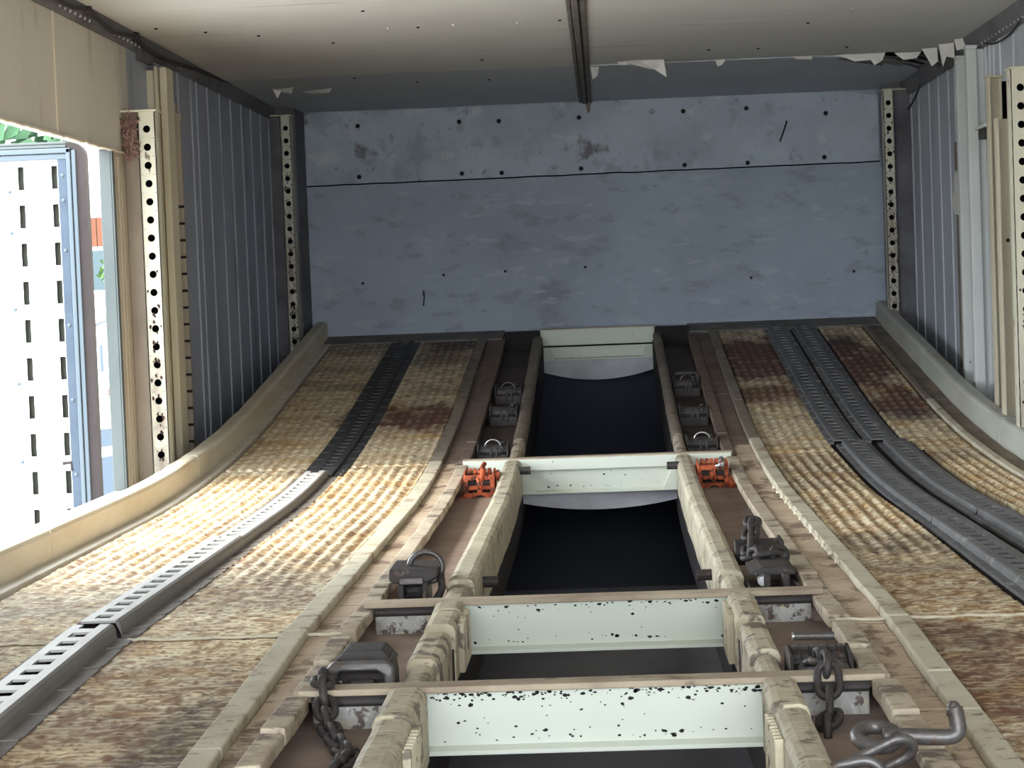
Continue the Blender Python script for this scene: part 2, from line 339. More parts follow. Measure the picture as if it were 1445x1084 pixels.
mk('rust_stain', MB().prism([(x-0.035, z+0.032), (x+0.04, z+0.034), (x+0.012, z+0.0), (x+0.008, z-0.035), (x-0.002, z-0.03), (x-0.008, z+0.004)], 'y', YB-0.0076, YB-0.006), 'brown_patch', upper_sheet)
x, z = cz(598, 420, YB)
mk('scratch', MB().tube([(x, YB-0.001, z+0.03), (x+0.002, YB-0.001, z), (x-0.003, YB-0.001, z-0.035)], 0.003, 5), 'bolt_dark', wb)
x, z = cz(1104, 188, YB)
mk('scratch', MB().tube([(x+0.02, YB-0.008, z+0.05), (x+0.006, YB-0.008, z+0.01), (x-0.012, YB-0.008, z-0.035)], 0.004, 5), 'bolt_dark', wb)

# left wall
wl_ = thing('wall_left', 'left side wall of beige sheet and grey ribbed panels with a side opening', kind='structure', loc=(XL, 4.6, 0))
O0, O1, OZ = 4.02, 5.965, 0.958                                  # side opening along y, and its top
mk('outer_skin', MB().box(XL-0.035, XL-0.005, YR, O0, -0.45, ZC+0.1).box(XL-0.035, XL-0.005, O1, YB+0.05, -0.45, ZC+0.1)
   .box(XL-0.035, XL-0.005, O0, O1, OZ, ZC+0.1).box(XL-0.035, XL-0.005, O0, O1, -0.45, 0.02), 'beige_panel', wl_)
mk('wall_panel', MB().box(XL-0.005, XL, YR, O0, -0.05, ZC), 'beige_panel', wl_)
for a, b in ((O0, 5.365), (5.372, 6.20)):                        # sheets over the opening
    pb = MB(); n = 24; lo = []; hi = []
    for i in range(n+1):
        y = a + (b-a)*i/n
        lo.append((y, OZ - 0.004 + 0.004*noise.noise(Vector((y*14, 3, 0)))))
        hi.append((y, ZC))
    pb.prism(lo + hi[::-1], 'x', XL-0.005, XL)
    mk('wall_panel', pb, 'beige_panel', wl_)
mk('panel_seam', MB().box(XL, XL+0.0025, 5.363, 5.374, OZ+0.005, ZC), 'sealant', wl_)
rg = MB(); pts = []                                              # ragged torn lining under the sheet
for i in range(60):
    y = 4.1 + (6.12-4.1)*i/59
    pts.append((XL+0.003+0.002*noise.noise(Vector((y*20,0,0))), y, OZ-0.002+0.006*noise.noise(Vector((y*24,5,0)))))
rg.tube(pts, 0.004, 6)
mk('torn_edge', rg, 'sealant', wl_, smooth=True)
mk('wall_panel', MB().box(XL-0.005, XL, O1, 6.20, -0.05, OZ), 'beige_frame', wl_)
mk('frame_strip', MB().box(XL, XL+0.004, 6.02, 6.035, 0.0, 0.94).box(XL, XL+0.003, 6.055, 6.075, 0.0, 0.86), 'beige_frame', wl_)
ys = [6.80, 6.93, 7.15, 7.25, 7.45, 7.69, 7.915, 8.15, 8.37, 8.60, 8.82, YB]
for i in range(len(ys)-1):                                       # ribbed panels: each plank with a raised standing edge
    a, b = ys[i], ys[i+1]
    pr = MB().prism([(XL-0.005, a+0.001), (XL-0.005, b-0.001), (XL+0.001, b-0.001), (XL+0.001, a+0.013), (XL+0.0055, a+0.011), (XL+0.0055, a+0.004), (XL+0.001, a+0.001)], 'z', -0.05, ZC-0.03)
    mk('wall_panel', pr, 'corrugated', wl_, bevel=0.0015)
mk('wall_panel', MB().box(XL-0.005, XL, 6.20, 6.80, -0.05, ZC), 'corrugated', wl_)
mk('recess_shade', MB().box(XL, XL+0.004, 6.60, 6.74, 0.0, 1.20), 'hollow', wl_)  # black strip on the wall face, painted in for the shade of a recess
mk('jamb', MB().box(XL-0.036, XL-0.003, O1-0.012, O1, -0.05, OZ).box(XL-0.003, XL+0.002, O1-0.012, O1+0.010, -0.05, OZ), 'aluminium', wl_, bevel=0.002)
mk('jamb', MB().box(XL-0.045, XL+0.002, O0, O0+0.012, -0.05, OZ), 'aluminium', wl_)
# small horizontal rubs on the dark part of the wall
mk('rub_strip', MB().box(XL, XL+0.008, 6.86, 6.90, 1.10, 1.16), 'beige_frame', wl_)

# right wall
wr_ = thing('wall_right', 'right side wall of grey ribbed panels', kind='structure', loc=(XR, 4.6, 0))
mk('outer_skin', MB().box(XR+0.005, XR+0.04, YR, YB+0.05, -0.45, ZC+0.1), 'corrugated', wr_)
mk('wall_panel', MB().box(XR, XR+0.005, YR, 6.2, -0.05, ZC), 'beige_panel', wr_)
ys = [6.2, 6.42, 6.63, 6.85, 6.96, 7.03, 7.10, 7.32, 7.55, 7.72, 7.87, 8.10, 8.33, 8.60, 8.80, 8.98, YB]
for i in range(len(ys)-1):
    a, b = ys[i], ys[i+1]
    pr = MB().prism([(XR+0.005, a+0.001), (XR+0.005, b-0.001), (XR-0.001, b-0.001), (XR-0.001, a+0.013), (XR-0.0055, a+0.011), (XR-0.0055, a+0.004), (XR-0.001, a+0.001)], 'z', -0.05, ZC-0.03)
    mk('wall_panel', pr, 'corrugated_lit', wr_, bevel=0.0015)
mk('patch_plate', MB().box(XR-0.016, XR-0.001, 7.56, 7.70, 0.20, 0.985), 'brown_patch', wr_)
tp = MB().prism([(7.62,0.73),(7.72,0.74),(7.75,0.79),(7.70,0.82),(7.71,0.86),(7.66,0.885),(7.60,0.86),(7.61,0.80)], 'x', XR-0.020, XR-0.016)
mk('torn_patch', tp, 'torn_white', wr_)

# roof and ceiling
ce = thing('ceiling', 'stained beige ceiling of large sheets with torn edges', kind='structure', loc=(0, 4.3, ZC))
mk('roof_skin', MB().box(XL-0.035, XR+0.04, YR, YB+0.06, ZC+0.07, ZC+0.10), 'roof_rail', ce)
YS = 7.69
def ceil_sheet(x0, x1, y0, y1, m_, ragged=None):
    b = MB(); n = 40; edge = []
    for i in range(n+1):
        x = x0 + (x1-x0)*i/n
        e = y1 + (ragged(x) if ragged else 0.0); edge.append((x, e))
    b.prism([(x0, y0)] + [(x1, y0)] + edge[::-1], 'z', ZC, ZC+0.006)
    return mk('ceiling_panel', b, m_, ce)
ceil_sheet(XL, -0.075, YR, YS, 'ceiling_paint', lambda x: 0.008*noise.noise(Vector((x*6, 0, 0))))
ceil_sheet(-0.022, XR, YR, YS, 'ceiling_paint', lambda x: 0.012*noise.noise(Vector((x*8, 4, 0))) + ss(0.7, 0.85, x)*0.05*noise.noise(Vector((x*22, 9, 0))))
mk('ceiling_panel', MB().box(XL, -0.075, YS+0.014, YB, ZC+0.001, ZC+0.007), 'ceiling_rear', ce)
b = MB().prism([(-0.022, YS+0.014), (0.70, YS+0.014), (0.80, YS+0.05), (0.98, YS+0.10), (1.08, YS+0.22), (1.13, YS+0.45), (XR, YS+0.75), (XR, YB), (-0.022, YB)], 'z', ZC-0.002, ZC+0.005)
mk('ceiling_panel', b, 'ceiling_rear', ce)
def flap(pts, thick=0.002):
    """torn sheet piece: list of 3D points as a fan, given a thickness"""
    b = MB(); n = len(pts); b.v = [tuple(p) for p in pts] + [(p[0], p[1]+thick, p[2]+thick) for p in pts]
    b.f = [tuple(range(n)), tuple(range(2*n-1, n-1, -1))] + [(i, (i+1) % n, n+(i+1) % n, n+i) for i in range(n)]
    return b
F1 = [[(0.095,7.60,ZC-0.001),(0.150,7.585,ZC-0.002),(0.235,7.59,ZC-0.003),(0.243,7.60,ZC-0.062),(0.205,7.61,ZC-0.034),(0.14,7.62,ZC-0.016)],
      [(0.075,7.62,ZC-0.001),(0.112,7.61,ZC-0.001),(0.105,7.62,ZC-0.012),(0.085,7.625,ZC-0.010)],
      [(-0.02,7.72,ZC-0.002),(0.012,7.74,ZC-0.003),(0.006,7.75,ZC-0.032),(-0.012,7.74,ZC-0.046)],
      [(0.415,7.68,ZC-0.002),(0.452,7.68,ZC-0.002),(0.440,7.69,ZC-0.018),(0.424,7.69,ZC-0.024)],
      [(0.685,7.69,ZC-0.002),(0.752,7.69,ZC-0.002),(0.752,7.70,ZC-0.012),(0.70,7.70,ZC-0.010)],
      [(0.83,7.70,ZC-0.001),(0.94,7.69,ZC-0.002),(1.005,7.69,ZC-0.002),(0.995,7.70,ZC-0.026),(0.968,7.70,ZC-0.042),(0.955,7.70,ZC-0.022),(0.90,7.70,ZC-0.026),(0.87,7.70,ZC-0.012)],
      [(1.04,7.71,ZC-0.002),(1.13,7.70,ZC-0.002),(1.115,7.71,ZC-0.022),(1.07,7.715,ZC-0.026)],
      [(1.12,7.62,ZC-0.001),(1.17,7.60,ZC-0.001),(1.175,7.62,ZC-0.045),(1.155,7.63,ZC-0.060),(1.14,7.63,ZC-0.030)],
      [(1.16,7.50,ZC-0.001),(1.205,7.46,ZC-0.001),(1.21,7.48,ZC-0.050),(1.185,7.50,ZC-0.042),(1.175,7.52,ZC-0.075)],
      [(1.19,7.36,ZC-0.001),(1.225,7.33,ZC-0.001),(1.225,7.36,ZC-0.030),(1.20,7.38,ZC-0.035)],
      [(-1.19,8.05,ZC-0.002),(-1.11,8.02,ZC-0.002),(-1.12,8.05,ZC-0.022),(-1.16,8.06,ZC-0.012),(-1.175,8.06,ZC-0.036)],
      [(-1.10,8.2,ZC-0.002),(-0.98,8.12,ZC-0.002),(-0.99,8.14,ZC-0.016),(-1.06,8.2,ZC-0.014)]]
for k, f_ in enumerate(F1):
    mk('torn_flap', flap(f_), 'torn_white' if k not in (2,10,11) else 'ceiling_paint', ce)
hd = MB()
for i in range(5):
    x = 0.85 + i*0.07
    hd.tube([(x, 7.78, ZC-0.002), (x+0.09, 7.84+0.01*i, ZC-0.014), (x+0.17, 7.9, ZC-0.02-0.005*i)], 0.006, 5)
mk('hanging_lath', hd, 'dark_seam', ce)
for u, v in [(290,45),(512,15),(590,38),(470,60),(548,40),(640,35),(1015,20),(1110,15),(1203,12),(1230,30),(1110,45),(1195,66),(1140,32),(1070,68),(190,45),(220,40),(365,50),(730,32),(790,28),(1000,70),(680,84),(690,112),(588,115),(500,110)]:
    d = right*(u-CXP) + down*(v-CYP) + fwd*F
    t = (ZC-CAM_Z)/d.z; x, y = d.x*t, d.y*t
    if y > 3: mk('screw', MB().dome((x, y, ZC), 0.006, 0.004, (0,0,-1), 6), 'rivet' if (u+v) % 3 == 0 else 'bolt_dark', ce)
tr1 = thing('trim_1', 'dark ridged joint strip running down the middle of the ceiling', kind='structure', loc=(-0.048, 4, ZC))
for k, (x0, x1, dz) in enumerate([(-0.075,-0.062,0.008),(-0.060,-0.042,0.014),(-0.040,-0.022,0.008)]):
    mk('joint_strip', MB().box(x0, x1, YR, YB, ZC-dz, ZC+0.01), 'dark_seam', tr1, bevel=0.003)
tr2 = thing('trim_2', 'dark roof rail along the top of the left wall', kind='structure', loc=(XL, 4, ZC))
mk('roof_rail', MB().prism([(XL, ZC-0.045), (XL+0.004, ZC-0.045), (XL+0.022, ZC-0.008), (XL+0.026, ZC+0.002), (XL, ZC+0.002)], 'y', YR, YB), 'roof_rail', tr2)
for i in range(26):
    y = 5.4 + i*0.052 + (0.25 if i > 6 else 0)
    if y < 7.2: mk('rivet', MB().dome((XL+0.012, y, ZC-0.028), 0.005, 0.004, (0.85,0,-0.5), 6), 'rivet', tr2)
tr3 = thing('trim_3', 'grey roof rail along the top of the right wall', kind='structure', loc=(XR, 4, ZC))
mk('roof_rail', MB().prism([(XR, ZC-0.055), (XR-0.006, ZC-0.055), (XR-0.03, ZC-0.012), (XR-0.036, ZC+0.002), (XR, ZC+0.002)], 'y', YR, YB), 'roof_rail', tr3)
for i in range(34):
    y = 5.3 + i*0.062
    if y < 7.35: mk('rivet', MB().dome((XR-0.014, y, ZC-0.042), 0.0045, 0.004, (-0.85,0,-0.5), 6), 'rivet', tr3)
# corner linings between the far posts and the end wall
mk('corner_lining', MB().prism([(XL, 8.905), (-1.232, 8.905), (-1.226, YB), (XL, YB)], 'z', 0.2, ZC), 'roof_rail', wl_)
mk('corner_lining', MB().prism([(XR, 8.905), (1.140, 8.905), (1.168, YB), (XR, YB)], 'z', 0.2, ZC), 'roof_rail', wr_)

# ------------------------------------------------------------------ the floor: grip plates, strips and pits
fl = thing('floor', 'worn steel ramp deck with textured grip plates and open pits', kind='structure', loc=(0, 4.5, 0))
mk('well_pan', MB().box(XL-0.03, XR+0.03, YR, YB+0.05, -0.40, -0.36), 'well_pan', fl)
mk('well_sheet', MB().box(-0.43, 0.36, 1.5, 6.4, -0.36, -0.352), 'well_sheet', fl)
mk('well_wall', MB().sweep([(-0.44,-0.36),(-0.432,-0.36),(-0.432,-0.012),(-0.44,-0.012)], ys_of(YR, 9.0), lambda y: 0.0 if y < 5 else P(y)*0.98), 'pit_floor', fl)
mk('well_wall', MB().sweep([(0.356,-0.36),(0.364,-0.36),(0.364,-0.012),(0.356,-0.012)], ys_of(YR, 9.0), lambda y: 0.0 if y < 5 else P(y)*0.98), 'pit_floor', fl)
mk('rear_plate', MB().box(XL, -0.31, YR, 1.50, -0.15, -0.13).box(0.23, XR, YR, 1.50, -0.15, -0.13), 'deck_plain', fl)

STAIN = [ # (x, y, rx, ry, amount, kind)
 (0.55,8.35,0.22,0.35,1.0,'r'),(0.60,7.95,0.2,0.25,0.9,'r'),(0.52,7.45,0.16,0.14,0.8,'r'),(0.62,7.30,0.12,0.10,0.4,'r'),
 (0.88,8.25,0.09,0.40,1.0,'r'),(0.91,7.75,0.10,0.35,0.95,'r'),(0.94,7.25,0.09,0.28,0.9,'r'),(0.98,6.95,0.14,0.10,0.7,'g'),(0.92,8.6,0.06,0.12,0.8,'g'),
 (0.56,5.9,0.20,0.30,0.55,'g'),(0.52,5.55,0.14,0.12,0.6,'g'),(0.55,4.35,0.26,0.16,0.8,'g'),(0.50,4.05,0.2,0.12,0.5,'g'),(0.9,6.1,0.2,0.1,0.5,'g'),
 (0.60,3.75,0.2,0.2,0.4,'r'),(0.52,2.95,0.14,0.35,0.75,'r'),(0.46,3.15,0.1,0.12,0.5,'g'),(0.58,2.6,0.2,0.25,0.6,'r'),
 (-0.60,8.85,0.14,0.22,0.8,'g'),(-0.62,8.45,0.14,0.15,0.6,'g'),(-0.66,7.25,0.18,0.22,1.0,'r'),(0.93,8.0,0.10,0.5,0.9,'r'),(-0.62,8.75,0.14,0.2,0.6,'r'),(-0.58,7.05,0.14,0.1,0.6,'r'),(-0.60,7.75,0.1,0.08,0.5,'g'),
 (-0.98,8.9,0.2,0.2,0.5,'g'),(-0.95,7.9,0.12,0.06,0.5,'g'),(-1.02,8.3,0.12,0.06,0.4,'g'),
 (-0.70,4.25,0.22,0.30,0.75,'g'),(-0.62,3.95,0.2,0.25,0.6,'g'),(-1.0,4.35,0.22,0.28,0.65,'g'),(-0.95,3.95,0.25,0.25,0.6,'g'),(-0.88,4.9,0.05,0.4,0.5,'g'),
 (-0.56,4.7,0.06,0.35,0.5,'g'),(-0.80,3.0,0.06,0.4,0.5,'r'),(-0.55,2.75,0.06,0.25,0.7,'g'),(-0.66,2.8,0.14,0.12,0.5,'r'),(-0.60,2.5,0.14,0.14,0.55,'r'),(-0.74,2.55,0.08,0.1,0.4,'r'),(-0.63,3.1,0.1,0.1,0.3,'r')]
import numpy as np
_rng = np.random.default_rng(3); _lat = _rng.random((257, 257))
def vnoise(x, y):
    xi = np.floor(x).astype(int); yi = np.floor(y).astype(int); fx = x-xi; fy = y-yi
    fx = fx*fx*(3-2*fx); fy = fy*fy*(3-2*fy); a, b_ = xi % 256, yi % 256
    return ((_lat[a,b_]*(1-fx)+_lat[a+1,b_]*fx)*(1-fy) + (_lat[a,b_+1]*(1-fx)+_lat[a+1,b_+1]*fx)*fy)*2-1
def fnoise(x, y, o=4):
    t = 0; am = 1.0
    for k in range(o): t = t + am*vnoise(x*2**k+17.3*k, y*2**k+9.1*k); am *= 0.55
    return t
def nss(a, b_, x):
    t = np.clip((x-a)/(b_-a), 0, 1); return t*t*(3-2*t)
def grip_plate(x0, x1, y0, y1, dx, dy):
    nx = max(6, int((x1-x0)/dx)); ny = max(6, int((y1-y0)/dy))
    X, Y = np.meshgrid(np.linspace(x0, x1, nx+1), np.linspace(y0, y1, ny+1))
    wr = nss(3.75, 4.6, Y); wt = nss(5.9, 6.6, Y)
    ph = 0.25*vnoise(X*2+40, Y*1.3)
    rib = 0.5+0.5*np.cos(2*PI*(X/0.031+ph)); tr = 0.5+0.5*np.cos(2*PI*(Y/0.0875+0.3*vnoise(X*9, Y*3)))
    pat = rib*((1-wt)+wt*(0.2+0.8*tr))
    rp = 0.0185; row = np.floor(Y/rp+0.15*vnoise(X*6, Y*6)); fy = np.abs(((Y/rp+0.15*vnoise(X*6, Y*6)) % 1)-0.5)*2
    dash = nss(-0.50, 0.20, vnoise(X*62+row*7.31, row*3.77))*(1-nss(0.35, 0.85, fy))
    cleat = dash
    g = vnoise(X*70+3, Y*38); g2 = vnoise(X*190, Y*95+8)
    h = wr*(0.0055-0.0022*wt)*pat + 0.0016*dash*(1-0.6*wt) + 0.0010*g + 0.0010*g2
    h[0,:] = h[-1,:] = -0.012; h[:,0] = h[:,-1] = -0.012
    val = np.clip(wr*(1-pat)*(0.55-0.12*wt) + (1-0.6*wt)*(0.80*(1-dash)-0.14+0.3*g)*(1-0.5*wr) + 0.45*g2*(1-0.4*wt), 0, 0.95)
    nn = fnoise(X*9, Y*4.5); n2 = fnoise(X*30+9, Y*15, 3)
    r_ = np.zeros_like(X); g_ = np.zeros_like(X)
    for sx, sy, rx, ry, am, kd in STAIN:
        q = ((X-sx)/rx)**2 + ((Y-sy)/ry)**2
        w_ = am*(1-nss(0.2, 2.2, q+0.6*nn+0.7*n2))
        if kd == 'r': r_ = np.maximum(r_, w_)
        else: g_ = np.maximum(g_, w_)
    r_ = np.maximum(r_, 0.32*nss(0.35, 0.9, nn+0.4*n2))
    rust = np.clip(r_*(1.12-0.30*pat*wr-0.35*cleat*(1-wt)), 0, 0.97); gr = np.clip(g_*(0.92-0.35*pat*wr-0.35*cleat*(1-wt)) + 0.2*nss(0.35, 0.9, n2), 0, 1)
    pf = np.vectorize(PF)(Y[:,0])[:,None]
    b = MB(); b.v = np.stack([X, Y, pf+h], -1).reshape(-1, 3).tolist()
    idx = (np.arange(ny)[:,None]*(nx+1)+np.arange(nx)[None,:]).reshape(-1)
    b.f = np.stack([idx, idx+1, idx+nx+2, idx+nx+1], -1).tolist()
    return mk('deck_plate', b, 'deck_grip', fl, smooth=True, attrs={'valley': val.reshape(-1).tolist(), 'rust': rust.reshape(-1).tolist(), 'grime': gr.reshape(-1).tolist()}, auto=False)
for x0, x1 in ((-1.122,-0.868), (-0.768,-0.523), (0.452,0.648), (0.895,1.038)):
    grip_plate(x0, x1, 2.2, 3.395, 0.0034, 0.006); grip_plate(x0, x1, 3.415, 6.285, 0.0038, 0.0072); grip_plate(x0 if x0 < 0.8 else 0.862, x1, 6.298, 8.93, 0.0055, 0.011)
    mk('plain_plate', MB().sweep([(x0,-0.012),(x1,-0.012),(x1,0.0),(x0,0.0)], ys_of(YR, 2.195), PF), 'deck_plain', fl)
for x0, x1 in ((-0.87,-0.765), (0.64,0.90)):                     # bed under the slotted tracks
    mk('track_bed', MB().sweep([(x0,-0.02),(x1,-0.02),(x1,-0.006),(x0,-0.006)], ys_of(1.5, 8.95), PF), 'track_bed', fl)
mk('end_plate', MB().sweep([(-1.2,-0.01),(-0.42,-0.01),(-0.42,0.006),(-1.2,0.006)], ys_of(8.935, YB), P), 'track_flange', fl)
mk('end_plate', MB().sweep([(0.34,-0.01),(1.14,-0.01),(1.14,0.006),(0.34,0.006)], ys_of(8.935, YB), P), 'track_flange', fl)

mk('gutter_plate', MB().sweep([(XL,-0.02),(-1.20,-0.02),(-1.20,0.004),(XL,0.004)], ys_of(YR, YB-0.01), lambda y: -0.06), 'ledge_dirt', fl)
mk('gutter_plate', MB().sweep([(1.16,-0.02),(XR,-0.02),(XR,0.004),(1.16,0.004)], ys_of(YR, YB-0.01), lambda y: -0.06), 'ledge_dirt', fl)
# flat bars beside the grip plates, in lengths
DARKER = {'bar_paint': 'bar_dark', 'strip_rust': 'strip_dark'}       # upper ramp pieces take darker copies of these materials
def secs(prof, cuts, m_, name, base=PF, jit=0.0, parent=fl, gap=0.004):
    for a, b_ in zip(cuts[:-1], cuts[1:]):
        dz = random.uniform(-0.0015, 0.0015)
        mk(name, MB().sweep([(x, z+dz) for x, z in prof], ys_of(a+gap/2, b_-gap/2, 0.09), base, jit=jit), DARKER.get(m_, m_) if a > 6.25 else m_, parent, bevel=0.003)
def bar(x0, x1, z0, z1): return [(x0,z0),(x1,z0),(x1,z1),(x0,z1)]
secs(bar(-0.522,-0.484,-0.02,0.012), [1.5,2.62,3.395,3.42,4.30,5.15,5.85,6.30,7.1,8.93], 'bar_paint', 'edge_bar', jit=0.0012)
secs(bar(0.416,0.450,-0.02,0.012), [1.5,2.30,2.72,2.95,3.36,3.38,4.05,4.85,5.55,6.1,6.55,7.3,8.1,8.93], 'bar_paint', 'edge_bar', jit=0.0012)
secs(bar(-0.484,-0.437,-0.02,-0.002), [1.5,2.55,3.38,3.405,3.9,4.6,5.3,5.9,6.32,7.2,8.93], 'strip_rust', 'floor_strip', jit=0.003)
secs(bar(0.362,0.416,-0.02,-0.002), [1.5,2.42,2.78,3.355,3.385,3.95,4.45,4.9,5.3,5.7,6.05,6.5,6.9,7.5,8.93], 'strip_rust', 'floor_strip', jit=0.003)
mk('cross_weld', MB().tube([(x/100, 3.405+0.003*noise.noise(Vector((x*0.7,0,0))), 0.001+0.004*abs(noise.noise(Vector((x*0.9,2,0))))) for x in range(-112, -86)], 0.0028, 6)
   .tube([(x/100, 3.405+0.003*noise.noise(Vector((x*0.7,0,0))), 0.001+0.004*abs(noise.noise(Vector((x*0.9,2,0))))) for x in range(-77, -42)], 0.003, 6), 'weld', fl, smooth=True)
mk('cross_weld', MB().tube([(x/100, 3.385+0.004*noise.noise(Vector((x*0.7,0,0))), 0.001+0.004*abs(noise.noise(Vector((x*0.9,2,0))))) for x in range(34, 65)], 0.003, 6), 'weld', fl, smooth=True)
for i in range(13):                                              # weld beads along the right bar
    y = 4.05 + i*0.125
    mk('weld_bead', MB().dome((0.414, y, 0.006), 0.008, 0.007, (-0.4,0,1), 7), 'weld', fl, smooth=True)
# lips of the pits
Lc = [1.5, 2.30, 2.62, 2.845]; 
for x0, x1, s_ in ((-0.440,-0.408,0), (0.330,0.364,1)):
    for a, b_, dz in ((1.5,2.45,0),(2.454,2.64,0.002),(2.644,2.855,0.007),(2.920,3.13,0.001),(3.134,3.355,0.007),(3.41,3.57,0.006),(3.574,3.665,0.002),(3.725,3.93,0.001),(3.934,4.75,0.004),(4.754,6.26,0.003),(6.33,6.72,0.002),(6.724,8.9,0.004)):
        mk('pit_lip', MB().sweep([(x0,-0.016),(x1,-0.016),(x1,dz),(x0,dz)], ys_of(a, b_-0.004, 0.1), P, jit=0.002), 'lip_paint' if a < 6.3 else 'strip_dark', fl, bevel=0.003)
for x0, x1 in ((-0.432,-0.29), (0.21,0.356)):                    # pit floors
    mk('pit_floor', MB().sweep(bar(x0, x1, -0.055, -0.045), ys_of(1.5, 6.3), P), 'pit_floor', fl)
    mk('pit_floor', MB().sweep(bar(x0, x1, -0.055, -0.045), ys_of(6.302, 8.98), P), 'pit_shaded', fl)
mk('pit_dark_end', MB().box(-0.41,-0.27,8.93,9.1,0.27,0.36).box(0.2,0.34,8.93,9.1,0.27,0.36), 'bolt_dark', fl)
# ledges beside the kerbs
secs(bar(-1.165,-1.128,-0.02,0.008), [1.5,3.4,4.47,6.22,7.6,8.93], 'ledge_white', 'ledge_strip', PF)
secs(bar(1.040,1.062,-0.02,0.010), [1.5,3.4,5.9,7.2,8.93], 'bar_paint', 'ledge_strip', PF)
secs(bar(1.062,1.125,-0.02,0.000), [1.5,3.4,5.2,6.6,8.93], 'ledge_dirt', 'ledge_strip', PF, jit=0.004)

# ------------------------------------------------------------------ kerbs along the walls
def kerb(side, label, cuts, m_):
    k = thing('wall_kerb', label, 'kerb', loc=((-1.2 if side < 0 else 1.15), 4.5, 0), group='kerbs along the side walls')
    for a, b_ in zip(cuts[:-1], cuts[1:]):
        if side < 0: pr = [(-1.160,-0.02),(-1.160,0.064),(-1.164,0.072),(-1.172,0.075),(-1.202,0.075),(-1.204,-0.02)]
        else: pr = [(1.116,-0.02),(1.120,0.064),(1.124,0.072),(1.132,0.075),(1.164,0.075),(1.166,-0.02)]
        mk('kerb_section', MB().sweep(pr, ys_of(a+0.003, b_-0.003, 0.06), P, jit=0.002), m_, k, smooth=False, bevel=0.002)
    return k
kl = kerb(-1, 'cream kerb rising along the left wall under the side opening', [-0.4, 1.5, 4.47, 6.12, 9.12], 'kerb_paint')
kr = kerb(1, 'dull cream kerb rising along the ribbed right wall', [-0.4, 1.5, 4.5, 6.32, 7.84, 9.12], 'kerb_paint_dull')

# ------------------------------------------------------------------ slotted tie-down tracks
def track(label, x0, x1, y0, y1, h, m_, fm, group, pitch=0.069, flange=0.028, base=PF):
    t = thing('slotted_track', label, 'track', loc=((x0+x1)/2, (y0+y1)/2, base((y0+y1)/2)), group=group)
    w = x1-x0; a, b_ = x0+w*0.26, x0+w*0.72
    top = MB(); th = 0.004
    def strip(xa, xb, ya, yb):
        n = len(top.v)
        for y in (ya, yb):
            for x, z in ((xa, h-th), (xb, h-th), (xb, h), (xa, h)): top.v.append((x, y, base(y)+z))
        top.f.extend([(n,n+1,n+5,n+4),(n+1,n+2,n+6,n+5),(n+2,n+3,n+7,n+6),(n+3,n,n+4,n+7),(n,n+3,n+2,n+1),(n+4,n+5,n+6,n+7)])
    n = max(1, int(round((y1-y0)/pitch))); pt = (y1-y0)/n
    for i in range(n):
        ya = y0 + i*pt; yb = ya+pt
        strip(x0, a, ya, yb); strip(b_, x1, ya, yb); strip(a, b_, ya, ya+pt*0.44)
    mk('slotted_top', top, m_, t)
    r = h*0.35
    for sgn, xe in ((-1, x0), (1, x1)):
        pr = [(xe, h-th), (xe, h), (xe+sgn*r*0.55, h-r*0.25), (xe+sgn*r*0.9, h-r), (xe+sgn*r*1.0, 0.002), (xe+sgn*(r+0.004)*0.7, 0.002)]
        mk('side_wall', MB().sweep(pr, ys_of(y0, y1, 0.08), base), m_ if m_ != 'track_steel' else 'track_shoulder', t, smooth=False, bevel=0.001)
        xa, xb = sorted((xe+sgn*r*0.9, xe+sgn*(r+flange)))
        mk('flange', MB().sweep(bar(xa, xb, -0.004, 0.003), ys_of(y0, y1, 0.08), base), fm, t)
        nb = max(1, int((y1-y0)/0.14)); nt = MB()
        for i in range(nb):
            y = y0 + (i+0.5)*(y1-y0)/nb; z = base(y)
            nt.box(xa+0.002, xb-0.001, y-0.010, y+0.010, z+0.002, z+0.0045)
        mk('flange_lug', nt, fm, t, kind='stuff')
    return t
GL = 'slotted tracks on the left side of the deck'; GR = 'slotted tracks on the right side of the deck'
track('pale grey slotted track nearest the camera on the left deck', -0.858,-0.800, 1.6, 3.42, 0.027, 'track_steel','track_flange', GL)
track('grey slotted track on the left deck just past the first joint', -0.856,-0.800, 3.455, 4.66, 0.027, 'track_steel','track_flange', GL)
track('grey slotted track on the left deck beside the side opening', -0.852,-0.800, 4.665, 6.10, 0.023, 'track_steel','track_flange', GL)
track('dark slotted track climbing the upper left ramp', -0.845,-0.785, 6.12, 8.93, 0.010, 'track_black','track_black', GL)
track('dark inner track of the right pair, nearest the camera', 0.682,0.740, 1.6, 4.66, 0.018, 'track_dark','track_dark', GR, flange=0.016)
track('dark outer track of the right pair, nearest the camera', 0.802,0.860, 1.6, 4.80, 0.018, 'track_dark','track_dark', GR, flange=0.016)
track('dark inner track of the right pair, mid ramp', 0.682,0.740, 4.68, 6.42, 0.014, 'track_dark','track_dark', GR, flange=0.016)
track('dark outer track of the right pair, mid ramp', 0.802,0.860, 4.82, 6.42, 0.014, 'track_dark','track_dark', GR, flange=0.016)
track('dark inner track of the right pair on the upper ramp', 0.662,0.722, 6.46, 9.0, 0.009, 'track_dark','track_dark', GR, flange=0.016)
track('dark outer track of the right pair on the upper ramp', 0.772,0.832, 6.46, 9.0, 0.009, 'track_dark','track_dark', GR, flange=0.016)

